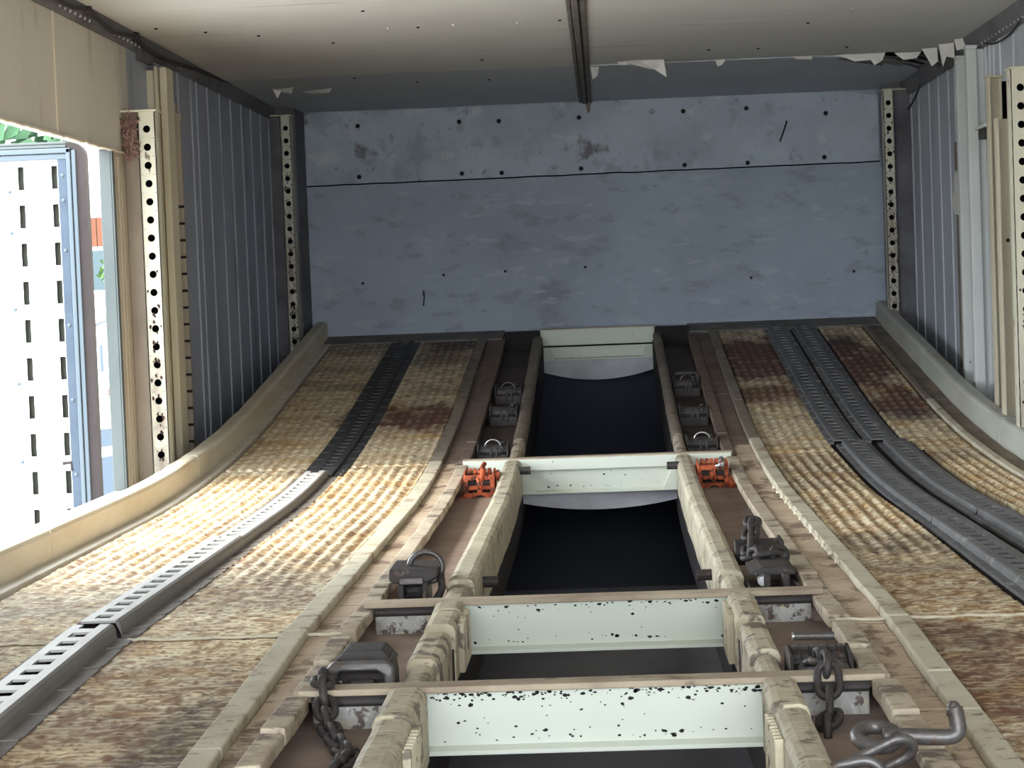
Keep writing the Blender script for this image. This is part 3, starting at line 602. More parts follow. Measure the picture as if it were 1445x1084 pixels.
# ------------------------------------------------------------------ rails either side of the centre well
def rail(label, xo, xi):
    """xo: pit side, xi: well side"""
    s = 1 if xi > xo else -1
    t = thing('pit_rail', label, 'rail', loc=((xo+xi)/2, 4.5, 0), group='rails beside the centre well')
    def prof(gr, top, bot=-0.085):
        gr -= 0.003; a, b_ = xo - s*gr, xi + s*gr; r = 0.013
        return [(a, bot), (a, top-r), (a+s*r*0.3, top-r*0.3), (a+s*r, top), (b_-s*r, top), (b_-s*r*0.3, top-r*0.3), (b_, top-r), (b_, bot)]
    for a, b_, gr, tp, m_ in ((1.5,2.66,0.003,0.010,'rail_paint'),(2.664,2.855,0.005,0.013,'sleeve_paint'),(2.918,3.10,-0.002,0.001,'rail_paint'),(3.10,3.35,0.003,0.009,'sleeve_paint'),
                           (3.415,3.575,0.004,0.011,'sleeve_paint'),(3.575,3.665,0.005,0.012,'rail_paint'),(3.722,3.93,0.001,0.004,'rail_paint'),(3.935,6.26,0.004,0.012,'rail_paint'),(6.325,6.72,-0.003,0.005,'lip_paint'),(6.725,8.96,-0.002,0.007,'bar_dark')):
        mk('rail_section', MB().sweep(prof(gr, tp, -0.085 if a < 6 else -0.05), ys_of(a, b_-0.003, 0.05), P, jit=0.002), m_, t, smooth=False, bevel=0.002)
    mk('rail_web', MB().sweep([(xi-s*0.012,-0.17),(xi-s*0.002,-0.17),(xi-s*0.002,-0.03),(xi-s*0.012,-0.03)], ys_of(1.5, 8.96, 0.1), P), 'bolt_dark', t)
    for y0 in (2.50, 3.46):
        for i in range(9):
            y = y0 + 0.019*i + 0.012
            mk('weld_rib', MB().box(min(xi, xi+s*0.011), max(xi, xi+s*0.011), y, y+0.008, -0.078, 0.002), 'sleeve_paint', t, bevel=0.002)
    for y, z in ((2.98,-0.03),(4.20,-0.03),(6.12,0.0)):
        mk('pin', MB().cyl((xi-s*0.005, y, P(y)+z), (xi+s*0.030, y, P(y)+z), 0.011, 12), 'iron_dark', t, smooth=False)
    return t
rail('worn cream rail on the left of the centre well', -0.303, -0.254)
rail('worn cream rail on the right of the centre well', 0.232, 0.188)

# ------------------------------------------------------------------ cross beams over the well
def beam(label, y, h, upper=0.0, gus=None, dz=0.0, wide=True, chips=90):
    z = P(y)+dz
    t = thing('cross_beam', label, 'beam', loc=(-0.03, y, z), group='cream cross beams over the centre well')
    xa, xb = (-0.425, 0.350) if wide else (-0.27, 0.21)
    mk('top_flange', MB().box(xa, xb, y, y+0.046, z+0.001, z+0.010), 'beam_top', t, bevel=0.002)
    if upper: mk('upper_lip', MB().box(xa+0.002, xb-0.002, y-0.004, y+0.006, z-upper, z+0.006), 'cream_beam', t, bevel=0.003)
    # web pressed with sloping ends between the rails, lower lip turned
    w0, w1 = -0.262, 0.197
    mk('web', MB().box(w0, w1, y+0.012, y+0.020, z-h, z+0.004), 'cream_beam', t, bevel=0.003)
    mk('lower_lip', MB().prism([(y+0.012, z-h), (y-0.002, z-h-0.004), (y-0.002, z-h+0.002), (y+0.014, z-h+0.008)], 'x', w0, w1), 'cream_beam', t, bevel=0.001)
    for s_, xe in ((1, w0), (-1, w1)) if upper else ():
        mk('end_gusset', MB().prism([(xe, z-h), (xe+s_*0.05, z-h), (xe+s_*0.006, z+0.002), (xe, z+0.002)], 'y', y-0.001, y+0.012), 'cream_beam', t, bevel=0.002)
    if y > 8: mk('joint_gap', MB().box(w0, w1, y-0.005, y-0.003, z-upper-0.006, z-upper), 'hollow', t)
    for x0, x1 in ((-0.408,-0.308), (0.236,0.330)):
        if y < 5: mk('pit_roll', MB().cyl((x0, y+0.012, z-0.007), (x1, y+0.012, z-0.007), 0.008, 10), 'iron_dark', t, smooth=False)
        mk('pit_web', MB().box(x0, x1, y+0.012, y+0.022, z-0.075, z+0.004), 'beam_pit', t, bevel=0.003)
    ch = MB(); ang = lambda: random.uniform(0, 2*PI)
    for i in range(chips):
        if random.random() < 0.72: cx, cz_ = random.uniform(w0+0.01, w1-0.01), z - abs(random.gauss(0, 0.007)) - 0.001
        else: cx, cz_ = random.uniform(w0+0.01, w1-0.01), (z-h+0.012+abs(random.gauss(0, 0.006)) if random.random() < 0.5 else random.uniform(z-h+0.01, z))
        r_ = random.choice((0.0006, 0.0008, 0.001, 0.0012, 0.0016, 0.0024)); n_ = 7; a0 = ang()
        ch.prism([(cx+r_*random.uniform(0.6,1.5)*1.5*math.cos(a0+2*PI*i_/n_), cz_+r_*random.uniform(0.6,1.3)*math.sin(a0+2*PI*i_/n_)) for i_ in range(n_)], 'y', y+0.0113, y+0.0125)
    mk('rust_chips', ch, 'bolt_dark', t, kind='stuff')
    if gus:
        g0, g1, yy = gus; n = 24; poly = []
        for i in range(n+1):
            x = w0 + (w1-w0)*i/n; q = (2*i/n-1)
            poly.append((x, z-g0-(g1-g0)*(1-q*q)))
        poly += [(w1, z-h+0.01), (w0, z-h+0.01)]
        mk('curved_gusset', MB().prism(poly, 'y', yy, yy+0.006), 'gusset_grey', t)
    return t
beam('chipped cream cross beam nearest the camera', 2.868, 0.078, chips=200)
beam('cream cross beam second from the camera', 3.672, 0.078)
beam('cream cross beam between the two orange winches', 6.275, 0.092, upper=0.028, gus=(0.125, 0.150, 6.33), dz=0.004)
beam('cream cross beam at the top of the ramp under the end wall', 8.985, 0.118, upper=0.06, gus=(0.168, 0.205, 9.0), dz=0.018, wide=False)

# ------------------------------------------------------------------ perforated posts
def post(label, xa, xb, xw, y, z0, z1, zh, worn):
    """plate of holes facing the rear, xa..xb wide, flank back to the wall xw"""
    t = thing('perforated_post', label, 'post', loc=((xa+xb)/2, y, z0), group='perforated posts along the side walls')
    xc = (xa+xb)/2; w = (xb-xa)/2; pitch = 0.0508; r = 0.0105; n = 16
    b = MB(); rust = []
    def add(v):
        b.v.append(v); rust.append(max(0, min(1, (0.9*ss(worn, worn-0.35, v[2]) if False else 0.9*(1-ss(worn-0.35, worn, v[2]))) * (0.55+0.8*noise.noise(Vector((v[0]*60, 0, v[2]*18))))*(1.0 if abs(v[0]-xc) < w*0.75 else 0.5))))
    z = zh
    zs = []
    while z > z0+0.02: zs.append(z); z -= pitch
    def quad(x0, x1, za, zb):
        k = len(b.v)
        for p in ((x0,y,za),(x1,y,za),(x1,y,zb),(x0,y,zb)): add(p)
        b.f.append((k,k+1,k+2,k+3))
    quad(xa, xb, zs[0]+pitch/2, z1); quad(xa, xb, z0, zs[-1]-pitch/2)
    for zc in zs:
        k = len(b.v); ho = pitch/2
        for i in range(n):
            an = 2*PI*i/n; cx, sz = math.cos(an), math.sin(an)
            add((xc+r*cx, y, zc+r*sz))
        for i in range(n):
            an = 2*PI*i/n; cx, sz = math.cos(an), math.sin(an)
            f = min(w/max(abs(cx),1e-6), ho/max(abs(sz),1e-6)); add((xc+f*cx, y, zc+f*sz))
        for i in range(n):
            an = 2*PI*i/n; add((xc+r*math.cos(an), y+0.004, zc+r*math.sin(an)))
        for i in range(n):
            j = (i+1) % n
            b.f.append((k+i, k+j, k+n+j, k+n+i)); b.f.append((k+j, k+i, k+2*n+i, k+2*n+j))
        for sx in (-1, 1):                       # square off the corners
            for sz in (-1, 1):
                pass
    mk('hole_plate', b, 'post_paint', t, attrs={'rust': rust})
    ch = MB()
    for zc in zs:
        if zc > worn+0.1: continue
        for q in range(4 if zc < worn else 1):
            a0 = random.choice((PI/2, -PI/2, PI/2, -PI/2, 0.5, 2.6)) + random.gauss(0, 0.35); rr = r*random.uniform(1.15, 1.9)
            px, pz = xc+rr*math.cos(a0), zc+rr*math.sin(a0); sz = random.uniform(0.0015, 0.0045); n_ = 7
            if abs(px-xc) > w-0.006: continue
            ch.prism([(px+sz*random.uniform(0.5,1.2)*math.cos(2*PI*i_/n_), pz+sz*random.uniform(0.7,2.2)*math.sin(2*PI*i_/n_)) for i_ in range(n_)], 'y', y-0.0006, y+0.0005)
    if ch.v: mk('rust_chips', ch, 'rust_dark', t, kind='stuff')
    s = 1 if xb > xw and xw < xa else -1
    lo, hi = (min(xw, xa), xa) if xw < xa else (xb, max(xw, xb))
    mk('flange', MB().box(xa, xa+0.003, y, y+0.06, z0, z1).box(xb-0.003, xb, y, y+0.06, z0, z1), 'post_paint', t)
    mk('back_plate', MB().box(xa, xb, y+0.05, y+0.054, z0, z1), 'hollow', t)  # coloured near-black so the holes look shaded inside
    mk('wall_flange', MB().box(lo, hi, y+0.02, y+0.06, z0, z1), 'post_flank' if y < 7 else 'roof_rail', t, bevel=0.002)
    mk('cap', MB().box(min(xa, lo)-0.004, max(xb, hi)+0.004 if xw > xb else xb+0.006, y-0.012, y+0.07, z1, z1+0.006), 'post_paint', t, bevel=0.002)
    return t
post('cream perforated post beside the side opening on the left wall', -1.285, -1.236, XL, 6.10, 0.03, 1.068, 1.020, 0.55)
post('chipped perforated post in the far left corner', -1.282, -1.240, XL, 8.84, 0.30, 1.268, 1.220, 1.02)
post('chipped perforated post in the far right corner', 1.140, 1.182, XR, 8.84, 0.30, 1.270, 1.221, 1.02)
post('cream perforated post at the right edge of the frame', 1.136, 1.190, XR, 6.10, 0.03, 1.085, 1.034, 0.45)

# columns next to the left post
t = thing('wall_column', 'stepped cream column right of the left perforated post', 'column', loc=(-1.30, 6.4, 0))
mk('column_face', MB().box(XL, -1.307, 6.46, 6.58, 0.02, 1.222), 'column_paint', t, bevel=0.003)
mk('column_face', MB().box(-1.305, -1.296, 6.452, 6.58, 0.02, 1.232), 'column_paint', t, bevel=0.003)
mk('column_face', MB().box(-1.294, -1.272, 6.475, 6.58, 0.02, 1.232), 'column_paint', t, bevel=0.005)
mk('top_stub', MB().box(XL, -1.312, 6.33, 6.50, 1.240, 1.285), 'roof_rail', t)
t = thing('wall_angle', 'narrow beige angle strip with a row of studs on the left wall', 'angle', loc=(-1.30, 6.74, 0))
strp = mk('strip', MB().box(XL, -1.290, 6.745, 6.77, 0.03, 1.105), 'beige_frame', t, bevel=0.003)
for i in range(15):
    z = 0.10 + i*0.052
    mk('stud', MB().box(-1.310, -1.287, 6.738, 6.746, z-0.004, z+0.004), 'bolt_dark', strp)
mk('top_bracket', MB().box(-1.314, -1.284, 6.735, 6.775, 1.09, 1.115), 'beige_frame', t, bevel=0.002)
# bars and channels on the right wall
t = thing('wall_bar', 'left one of two pale upright bars on the right wall', 'bar', loc=(1.235, 7.42, 0), group='pale upright bars on the right wall')
mk('bar_face', MB().box(1.201, 1.232, 7.40, 7.44, 0.05, 1.245).box(1.232, XR, 7.41, 7.43, 0.05, 1.245), 'white_bar', t, bevel=0.003)
mk('end_cap', MB().box(1.199, 1.234, 7.398, 7.442, 1.245, 1.255), 'white_bar', t, bevel=0.002)
t = thing('wall_bar', 'right, taller one of two pale upright bars on the right wall', 'bar', loc=(1.235, 7.16, 0), group='pale upright bars on the right wall')
mk('bar_face', MB().box(1.191, 1.225, 7.14, 7.18, 0.05, 1.25).box(1.225, XR, 7.15, 7.17, 0.05, 1.25), 'white_bar', t, bevel=0.003)
mk('end_cap', MB().box(1.189, 1.227, 7.138, 7.182, 1.25, 1.262), 'white_bar', t, bevel=0.002)
t = thing('wall_bracket', 'small dark bracket between pale bar and cream channel on the right wall', 'bracket', loc=(1.23, 7.0, 0.95))
mk('shelf', MB().box(1.215, XR, 6.93, 7.10, 0.955, 0.985), 'iron_dark', t, bevel=0.003)
mk('ledge', MB().box(1.205, XR, 6.93, 7.10, 0.985, 0.995), 'white_bar', t, bevel=0.002)
def channel(label, xa, xb, y, z1):
    t = thing('wall_channel', label, 'channel', loc=((xa+xb)/2, y, 0), group='cream channels on the right wall')
    mk('channel_face', MB().box(xa, xb, y, y+0.006, 0.04, z1), 'column_paint', t, bevel=0.002)
    mk('channel_lip', MB().box(xa-0.002, xa+0.006, y-0.016, y+0.03, 0.04, z1+0.004), 'column_paint', t, bevel=0.002)
    mk('channel_lip', MB().box(xb-0.005, xb+0.002, y-0.012, y+0.03, 0.04, z1), 'column_paint', t, bevel=0.002)
    mk('shadow_gap', MB().box(xb+0.004, XR, y+0.012, y+0.02, 0.04, z1-0.01), 'hollow', t)
    return t
t = channel('taller cream channel beside the pale bars on the right wall', 1.166, 1.203, 6.62, 1.108)
mk('cap', MB().box(1.160, 1.210, 6.598, 6.655, 1.108, 1.115), 'column_paint', t, bevel=0.002)
t = channel('shorter chipped cream channel nearest the right perforated post', 1.148, 1.190, 6.40, 0.970)
mk('rivet_row', MB().dome((1.172, 6.399, 0.62), 0.006, 0.004, (0,-1,0)), 'bolt_dark', t)

# cables
def ptX(u, v, X):
    d = right*(u-CXP) + down*(v-CYP) + fwd*F; t = X/d.x; return (X, d.y*t, d.z*t + CAM_Z)
def curve_pts(ps, n=8):
    out = []; k = len(ps)
    for i in range(k-1):
        p0, p1, p2, p3 = (Vector(ps[max(i-1,0)]), Vector(ps[i]), Vector(ps[i+1]), Vector(ps[min(i+2,k-1)]))
        for j in range(n):
            t = j/n; out.append(0.5*((2*p1)+(-p0+p2)*t+(2*p0-5*p1+4*p2-p3)*t*t+(-p0+3*p1-3*p2+p3)*t**3))
    out.append(Vector(ps[-1])); return out
cl = thing('cable', 'dark cable clipped under the left roof rail', 'cable', loc=(-1.31, 6, 1.2))
ps = [ptX(60, -12, -1.308)] + [ptX(u, v, -1.308) for u, v in ((85,2),(103,10),(122,14),(140,28),(160,45),(188,52),(205,68),(240,88),(275,98),(310,112),(345,125))]
mk('wire', MB().tube(curve_pts(ps), 0.006, 6), 'cable', cl, smooth=True)
for u, v in ((122,14),(190,52)):
    p = ptX(u, v, -1.308); mk('clip', MB().cyl((-1.328, p[1], p[2]), (-1.296, p[1], p[2]), 0.013, 10), 'cable', cl)
cr = thing('cable', 'thin cable drooping from a ring clip on the right wall', 'cable', loc=(1.24, 6, 1.2))
ps = [ptX(u, v, 1.240) for u, v in ((1475,-10),(1445,22),(1425,48),(1400,62),(1380,55),(1368,38),(1352,62),(1335,82),(1318,90),(1305,105),(1290,140),(1278,155),(1270,135))]
mk('wire', MB().tube(curve_pts(ps), 0.0035, 6), 'cable', cr, smooth=True)
p = ptX(1368, 38, 1.238)
mk('ring_clip', MB().tube([(1.238, p[1]+0.016*math.cos(a*PI/6), p[2]+0.016*math.sin(a*PI/6)) for a in range(12)], 0.005, 6, closed=True), 'cable', cr, smooth=True)
# reddish straw tuft stuffed behind the left post
st = MB()
for i in range(150):
    x = random.uniform(-1.322,-1.292); z = random.uniform(0.955, 1.045); y = 6.095-random.uniform(0,0.012)
    p0 = Vector((x, y, z)); d = Vector((random.uniform(-.02,.02), random.uniform(-.01,.008), random.uniform(-.035,.035)))
    st.tube([p0, p0+d*0.6+Vector((random.uniform(-.006,.006),-0.004,0)), p0+d], 0.0021, 4)
o = mk('straw_tuft', st, 'straw'); tag(o, 'reddish straw tuft stuffed beside the top of the left post', 'straw', kind='stuff')

# ------------------------------------------------------------------ winches in the pits
def stadium(L_, W_, n=8):
    """closed path of a chain link in the local xz plane, length L_ along z"""
    r = W_/2; h = L_/2 - r; pts = []
    for i in range(n+1): a = PI*i/n; pts.append((r*math.cos(a), 0, h+r*math.sin(a)))
    for i in range(n+1): a = PI+PI*i/n; pts.append((r*math.cos(a), 0, -h+r*math.sin(a)))
    return pts
def chain(label, path, L_, W_, r, m_='iron_dark', tilt=0.0):
    t = thing('chain', label, 'chain', loc=tuple(path[0]))
    lk = MB().tube(stadium(L_, W_), r, 8, closed=True)
    pts = curve_pts(path, 24); step = L_ - 2*r*1.15
    acc = 0; nxt = 0; k = 0; first = None
    for a, b_ in zip(pts[:-1], pts[1:]):
        seg = (b_-a).length
        while nxt <= acc+seg:
            p = a + (b_-a)*((nxt-acc)/seg); d = (b_-a).normalized()
            if first is None: first = o = mk('link', lk, m_, t, smooth=True, local=True)
            else: o = first.copy(); C.objects.link(o); o.parent = t
            q = d.to_track_quat('Z', 'Y') @ Matrix.Rotation(PI/2*(k % 2) + tilt + random.uniform(-.25,.25), 3, 'Z').to_quaternion()
            o.rotation_mode = 'QUATERNION'; o.rotation_quaternion = q; o.location = p - t.location
            k += 1; nxt += step
        acc += seg
    return t
def W(label, x, y, dz=-0.045, group='tie-down winches in the pits', rz=0, sz=0.76):
    return thing('tie_down_winch', label, 'winch', loc=(x, y, P(y)+dz), group=group, rot=(math.atan((P(y+.05)-P(y-.05))/.1), 0, rz), scale=(0.88, 1, sz))
def arc(cx, cz_, r, a0, a1, y, n=14): return [(cx+r*math.cos(a0+(a1-a0)*i/n), y, cz_+r*math.sin(a0+(a1-a0)*i/n)) for i in range(n+1)]
def gear(b, x0, x1, y, z, r, nt=12):
    poly = []
    for i in range(nt):
        for q, rr in ((0.0, r), (0.45, r), (0.5, r*0.8), (0.95, r*0.8)):
            a = 2*PI*(i+q)/nt; poly.append((y+rr*math.cos(a), z+rr*math.sin(a)))
    return b.prism(poly, 'x', x0, x1)

# near left: heavy frame with an inverted-U handle, chain on its left leg
w = W('dark winch with a heavy U-shaped handle and chain, nearest on the left', -0.356, 3.05)
for sx in (-0.046, 0.040):
    mk('side_plate', MB().prism([(-0.06,0),(0.075,0),(0.075,0.05),(0.045,0.088),(-0.02,0.088),(-0.06,0.055)], 'x', sx, sx+0.007), 'iron_dark', w, local=True, bevel=0.002)
mk('drum', MB().cyl((-0.040,0.02,0.045), (0.040,0.02,0.045), 0.028, 18), 'iron_dark', w, smooth=False, local=True)
mk('hex_cover', MB().prism([(-0.050,0.075),(-0.032,0.102),(0.028,0.102),(0.048,0.075)], 'y', 0.0, 0.075), 'iron_dark', w, local=True, bevel=0.003)
u = MB()
u.prism([(-0.052,0.030),(-0.036,0.030),(-0.036,0.072),(-0.028,0.078),(0.028,0.078),(0.038,0.070),(0.042,0.012),(0.056,0.012),(0.054,0.082),(0.044,0.094),(-0.042,0.094),(-0.052,0.084)], 'y', -0.068, -0.045)
mk('handle', u, 'iron_worn', w, local=True, bevel=0.004)
mk('pawl_block', MB().box(-0.018,0.022,-0.055,-0.03,0.01,0.058), 'iron_dark', w, local=True, bevel=0.004)
mk('pin', MB().cyl((-0.060,-0.05,0.050), (-0.030,-0.05,0.050), 0.008, 10), 'steel_bright', w, local=True)
chain('dark chain hanging from the near left winch over the cross beam', [(-0.398,2.975,-0.004),(-0.395,2.925,0.016),(-0.391,2.865,0.018),(-0.386,2.845,-0.004),(-0.376,2.80,-0.026),(-0.352,2.72,-0.036),(-0.334,2.66,-0.034),(-0.340,2.58,-0.036),(-0.352,2.48,-0.036),(-0.348,2.36,-0.036)], 0.038, 0.024, 0.0054)

# near right: ribbed drum and round bar
w = W('dark winch with a ribbed drum and hanging chain, nearest on the right', 0.281, 3.05)
for sx in (-0.050, 0.044):
    mk('side_plate', MB().prism([(-0.05,0),(0.06,0),(0.06,0.06),(0.03,0.082),(-0.03,0.075),(-0.05,0.05)], 'x', sx, sx+0.006), 'iron_dark', w, local=True, bevel=0.002)
b = MB()
for i in range(6): gear(b, -0.042+0.0145*i, -0.042+0.0145*i+0.011, 0.02, 0.052, 0.030, 10)
mk('ribbed_drum', b, 'iron_dark', w, local=True)
mk('shaft', MB().cyl((-0.046,0.02,0.052), (0.046,0.02,0.052), 0.022, 16), 'iron_dark', w, local=True)
mk('front_bar', MB().tube([(-0.034,-0.035,0.036),(-0.026,-0.040,0.050),(-0.012,-0.042,0.055),(0.016,-0.042,0.055),(0.030,-0.040,0.050),(0.038,-0.035,0.032)], 0.014, 12), 'iron_worn', w, local=True, smooth=True)
rod = mk('top_rod', MB().cyl((-0.034,0.05,0.092), (0.030,0.055,0.090), 0.008, 12), 'iron_worn', w, local=True, smooth=False)
mk('rod_end', MB().cyl((-0.037,0.05,0.092), (-0.034,0.05,0.092), 0.0085, 12), 'steel_bright', rod, local=True)
chain('dark chain of long links hanging from the near right winch', [(0.272,3.00,0.004),(0.273,2.94,0.018),(0.274,2.875,0.020),(0.274,2.850,0.000),(0.272,2.825,-0.024),(0.266,2.78,-0.036),(0.258,2.72,-0.037)], 0.050, 0.028, 0.0052, tilt=0.1)

# second left: H bracket with a plate on top and a ring
w = W('dark winch with a bracket front and large ring, second on the left', -0.358, 3.96, sz=0.82)
b = MB().box(-0.034,-0.022,-0.07,0.04,0,0.075).box(0.014,0.026,-0.07,0.04,0,0.075).box(-0.034,0.026,-0.068,-0.058,0.018,0.034)
mk('bracket', b, 'iron_dark', w, local=True, bevel=0.003)
mk('drum', MB().cyl((-0.024,0.0,0.045), (0.016,0.0,0.045), 0.026, 16), 'iron_dark', w, local=True)
mk('top_plate', MB().prism([(-0.052,0.080),(-0.050,0.104),(0.048,0.100),(0.048,0.084),(0.030,0.074),(-0.040,0.070)], 'y', -0.075, 0.06), 'iron_dark', w, local=True, bevel=0.003)
mk('lock_tab', MB().box(-0.030,0.020,-0.088,-0.06,0.070,0.086), 'iron_worn', w, local=True, bevel=0.003)
mk('ring', MB().tube(arc(0.020,0.098,0.034,-1.35,PI*0.98,-0.02,20), 0.0065, 8), 'iron_worn', w, local=True, smooth=True)
mk('hook_end', MB().tube([(0.050,-0.03,0.085),(0.054,-0.04,0.055),(0.046,-0.05,0.035),(0.038,-0.05,0.040)], 0.008, 8), 'iron_dark', w, local=True, smooth=True)

# second right: roller behind, plate and chain in front
w = W('dark winch with a roller and curled chain, second on the right', 0.281, 4.02, sz=0.86)
mk('roller', MB().cyl((-0.052,0.22,0.060), (0.046,0.22,0.060), 0.030, 20), 'iron_dark', w, local=True, smooth=False)
mk('roller_cheek', MB().box(0.044,0.052,0.17,0.27,0.0,0.09), 'iron_dark', w, local=True, bevel=0.003)
mk('base_plate', MB().prism([(-0.046,0.0),(-0.046,0.034),(0.050,0.034),(0.050,0.0)], 'y', -0.14, -0.02), 'iron_dark', w, local=True, bevel=0.003)
mk('side_plate', MB().box(-0.052,-0.046,-0.14,0.02,0,0.042), 'iron_worn', w, local=True, bevel=0.001)
mk('top_plate', MB().prism([(-0.044,0.062),(-0.02,0.074),(0.03,0.076),(0.050,0.064),(0.048,0.056),(-0.04,0.056)], 'y', -0.11, 0.05), 'iron_dark', w, local=True, bevel=0.003)
mk('pawl', MB().box(-0.020,-0.006,-0.16,-0.09,0.02,0.064).box(0.018,0.032,-0.16,-0.09,0.02,0.064), 'iron_dark', w, local=True, bevel=0.003)
mk('pin', MB().cyl((-0.022,-0.155,0.052), (-0.022,-0.13,0.052), 0.010, 12), 'steel_bright', w, local=True)
chain('short chain curled over the second right winch', [(0.272,4.26,0.062),(0.264,4.20,0.046),(0.258,4.14,0.020),(0.254,4.08,0.018),(0.266,4.04,0.024),(0.290,4.04,0.026),(0.312,4.06,0.022)], 0.044, 0.026, 0.0056, 'iron_dark')

# the orange pair
def orange(label, x, y, flip):
    w = W(label, x, y, dz=-0.049, group='orange painted winches', sz=0.84)
    s = flip
    # front plate pierced by two pairs of windows: built from bars
    fr = MB()
    fr.prism([(-0.046,0.0),(-0.018,0.004),(-0.006,0.012),(0.008,0.012),(0.020,0.004),(0.046,0.0),(0.048,0.020),(-0.048,0.020)], 'y', -0.052, -0.040)
    fr.box(-0.048,-0.034,-0.052,-0.040,0.020,0.075).box(0.034,0.048,-0.052,-0.040,0.020,0.075).box(-0.007,0.009,-0.052,-0.040,0.020,0.062)
    fr.box(-0.034,0.034,-0.052,-0.040,0.030,0.044).box(-0.046,0.046,-0.052,-0.040,0.062,0.078)
    mk('front_plate', fr, 'orange_paint', w, local=True, bevel=0.002)
    for sx in (-0.048, 0.042):
        mk('side_plate', MB().prism([(-0.05,0.0),(0.06,0.0),(0.06,0.06),(0.04,0.088),(-0.03,0.088),(-0.05,0.07)], 'x', sx, sx+0.006), 'orange_paint', w, local=True, bevel=0.002)
    mk('drum', MB().cyl((-0.042,0.0,0.042), (0.042,0.0,0.042), 0.026, 18), 'iron_dark', w, local=True)
    b = MB()
    for i in range(5): gear(b, -0.036+0.015*i, -0.036+0.015*i+0.011, 0.01, 0.058, 0.034, 9)
    mk('toothed_top', b, 'orange_paint', w, local=True)
    pw = mk('pawl', MB().tube([(-0.004*s,-0.058,0.070),(0.002*s,-0.062,0.050),(0.006*s,-0.060,0.034)], 0.006, 8), 'orange_paint', w, local=True, smooth=True)
    mk('pawl_head', MB().cyl((0.002*s,-0.064,0.052), (0.002*s,-0.050,0.052), 0.010, 12), 'orange_paint', pw, local=True)
    if s > 0:
        mk('lever', MB().tube([(0.006,-0.055,0.060),(0.012,-0.05,0.085),(0.010,-0.02,0.100),(0.014,0.02,0.104)], 0.008, 8), 'orange_paint', w, local=True, smooth=True)
        mk('shaft_end', MB().cyl((0.046,-0.01,0.070), (0.062,-0.01,0.070), 0.018, 14), 'orange_paint', w, local=True)
        mk('toe', MB().prism([(-0.062,0.0),(-0.048,0.0),(-0.048,0.018),(-0.058,0.016)], 'y', -0.06, 0.0), 'orange_paint', w, local=True, bevel=0.002)
    else:
        mk('shaft_end', MB().cyl((0.048,-0.05,0.022), (0.066,-0.05,0.022), 0.022, 16), 'orange_paint', w, local=True)
        mk('shackle', MB().tube([(0.016,-0.058,0.058),(0.018,-0.062,0.084),(0.028,-0.062,0.088),(0.030,-0.058,0.060)], 0.0042, 8).cyl((0.006,-0.062,0.078),(0.034,-0.062,0.080),0.005,8), 'steel_bright', w, local=True, smooth=True)
        mk('shackle_knob', MB().dome((0.026,-0.05,0.092), 0.012, 0.014, (0,0,1), 10), 'iron_worn', w, local=True, smooth=True)
    return w
orange('orange painted winch below the cross beam on the left', -0.358, 5.98, 1)
orange('orange painted winch with bright shackle on the right', 0.279, 6.02, -1)

# dark winches up the ramp
def far_winch(label, x, y, ring=True, ring_m='iron_worn', tbar=False):
    w = W(label, x, y)
    for sx in (-0.054, 0.048):
        mk('side_plate', MB().prism([(-0.06,0),(0.07,0),(0.07,0.05),(0.04,0.078),(-0.03,0.078),(-0.06,0.05)], 'x', sx, sx+0.006), 'iron_dark', w, local=True, bevel=0.002)
    mk('drum', MB().cyl((-0.048,0.0,0.045), (0.048,0.0,0.045), 0.028, 16), 'iron_dark', w, local=True)
    b = MB(); gear(b, 0.024, 0.036, 0.0, 0.045, 0.036, 10); mk('ratchet_wheel', b, 'iron_dark', w, local=True)
    mk('front_plate', MB().box(-0.050,0.050,-0.066,-0.058,0.0,0.04).box(-0.010,-0.002,-0.072,-0.058,0.02,0.07).box(0.010,0.018,-0.072,-0.058,0.02,0.07), 'iron_dark', w, local=True, bevel=0.002)
    if ring: mk('ring', MB().tube(arc(0.0,0.070,0.026,-0.1,PI+0.1,-0.03,14), 0.0032, 7), ring_m, w, local=True, smooth=True)
    if tbar: mk('cross_handle', MB().tube([(0.042,-0.05,0.050),(0.042,-0.05,0.100),(0.028,-0.05,0.108),(-0.046,-0.05,0.108)], 0.009, 10), 'iron_dark', w, local=True, smooth=True)
    return w
far_winch('dark winch with thin ring, just above the beam on the left', -0.352, 6.62, True, 'steel_bright')
far_winch('dark winch halfway up the left pit', -0.350, 7.35, False)
far_winch('dark winch high in the left pit near the end wall', -0.350, 7.75, True)
far_winch('dark winch with thin ring, just above the beam on the right', 0.278, 6.62, True, 'steel_bright')
far_winch('dark winch halfway up the right pit', 0.279, 7.22, False)
far_winch('dark winch with a cross handle high in the right pit', 0.281, 7.78, True, 'iron_worn', True)

# ------------------------------------------------------------------ big hook and links at the bottom right
HY = -0.115                                                      # the hook lies this much nearer than first measured
h = thing('chain_hook', 'worn steel T-hook lying across the right pit lip', 'hook', loc=(0.32, 2.53+HY, 0.02))
pts = [(0.300,2.53,0.022),(0.325,2.53,0.022),(0.355,2.53,0.020),(0.378,2.53,0.020),(0.386,2.532,0.026),(0.386,2.535,0.036),(0.384,2.54,0.050)]
pts = [(x*0.965, y+HY, z) for x, y, z in pts]
mk('shank', MB().tube(curve_pts(pts, 5), 0.0092, 14, radii=None), 'iron_worn', h, smooth=True)
mk('tip', MB().tube([(0.3705,2.538+HY,0.042),(0.3695,2.541+HY,0.054),(0.3695,2.542+HY,0.057)], 0.010, 12, radii=[0.0095,0.0068,0.004]), 'iron_worn', h, smooth=True)
lp = [(0.283+0.021*math.cos(2*PI*i/20), 2.53+HY+0.026*math.sin(2*PI*i/20), 0.022+0.006*math.sin(2*PI*i/20)) for i in range(20)]
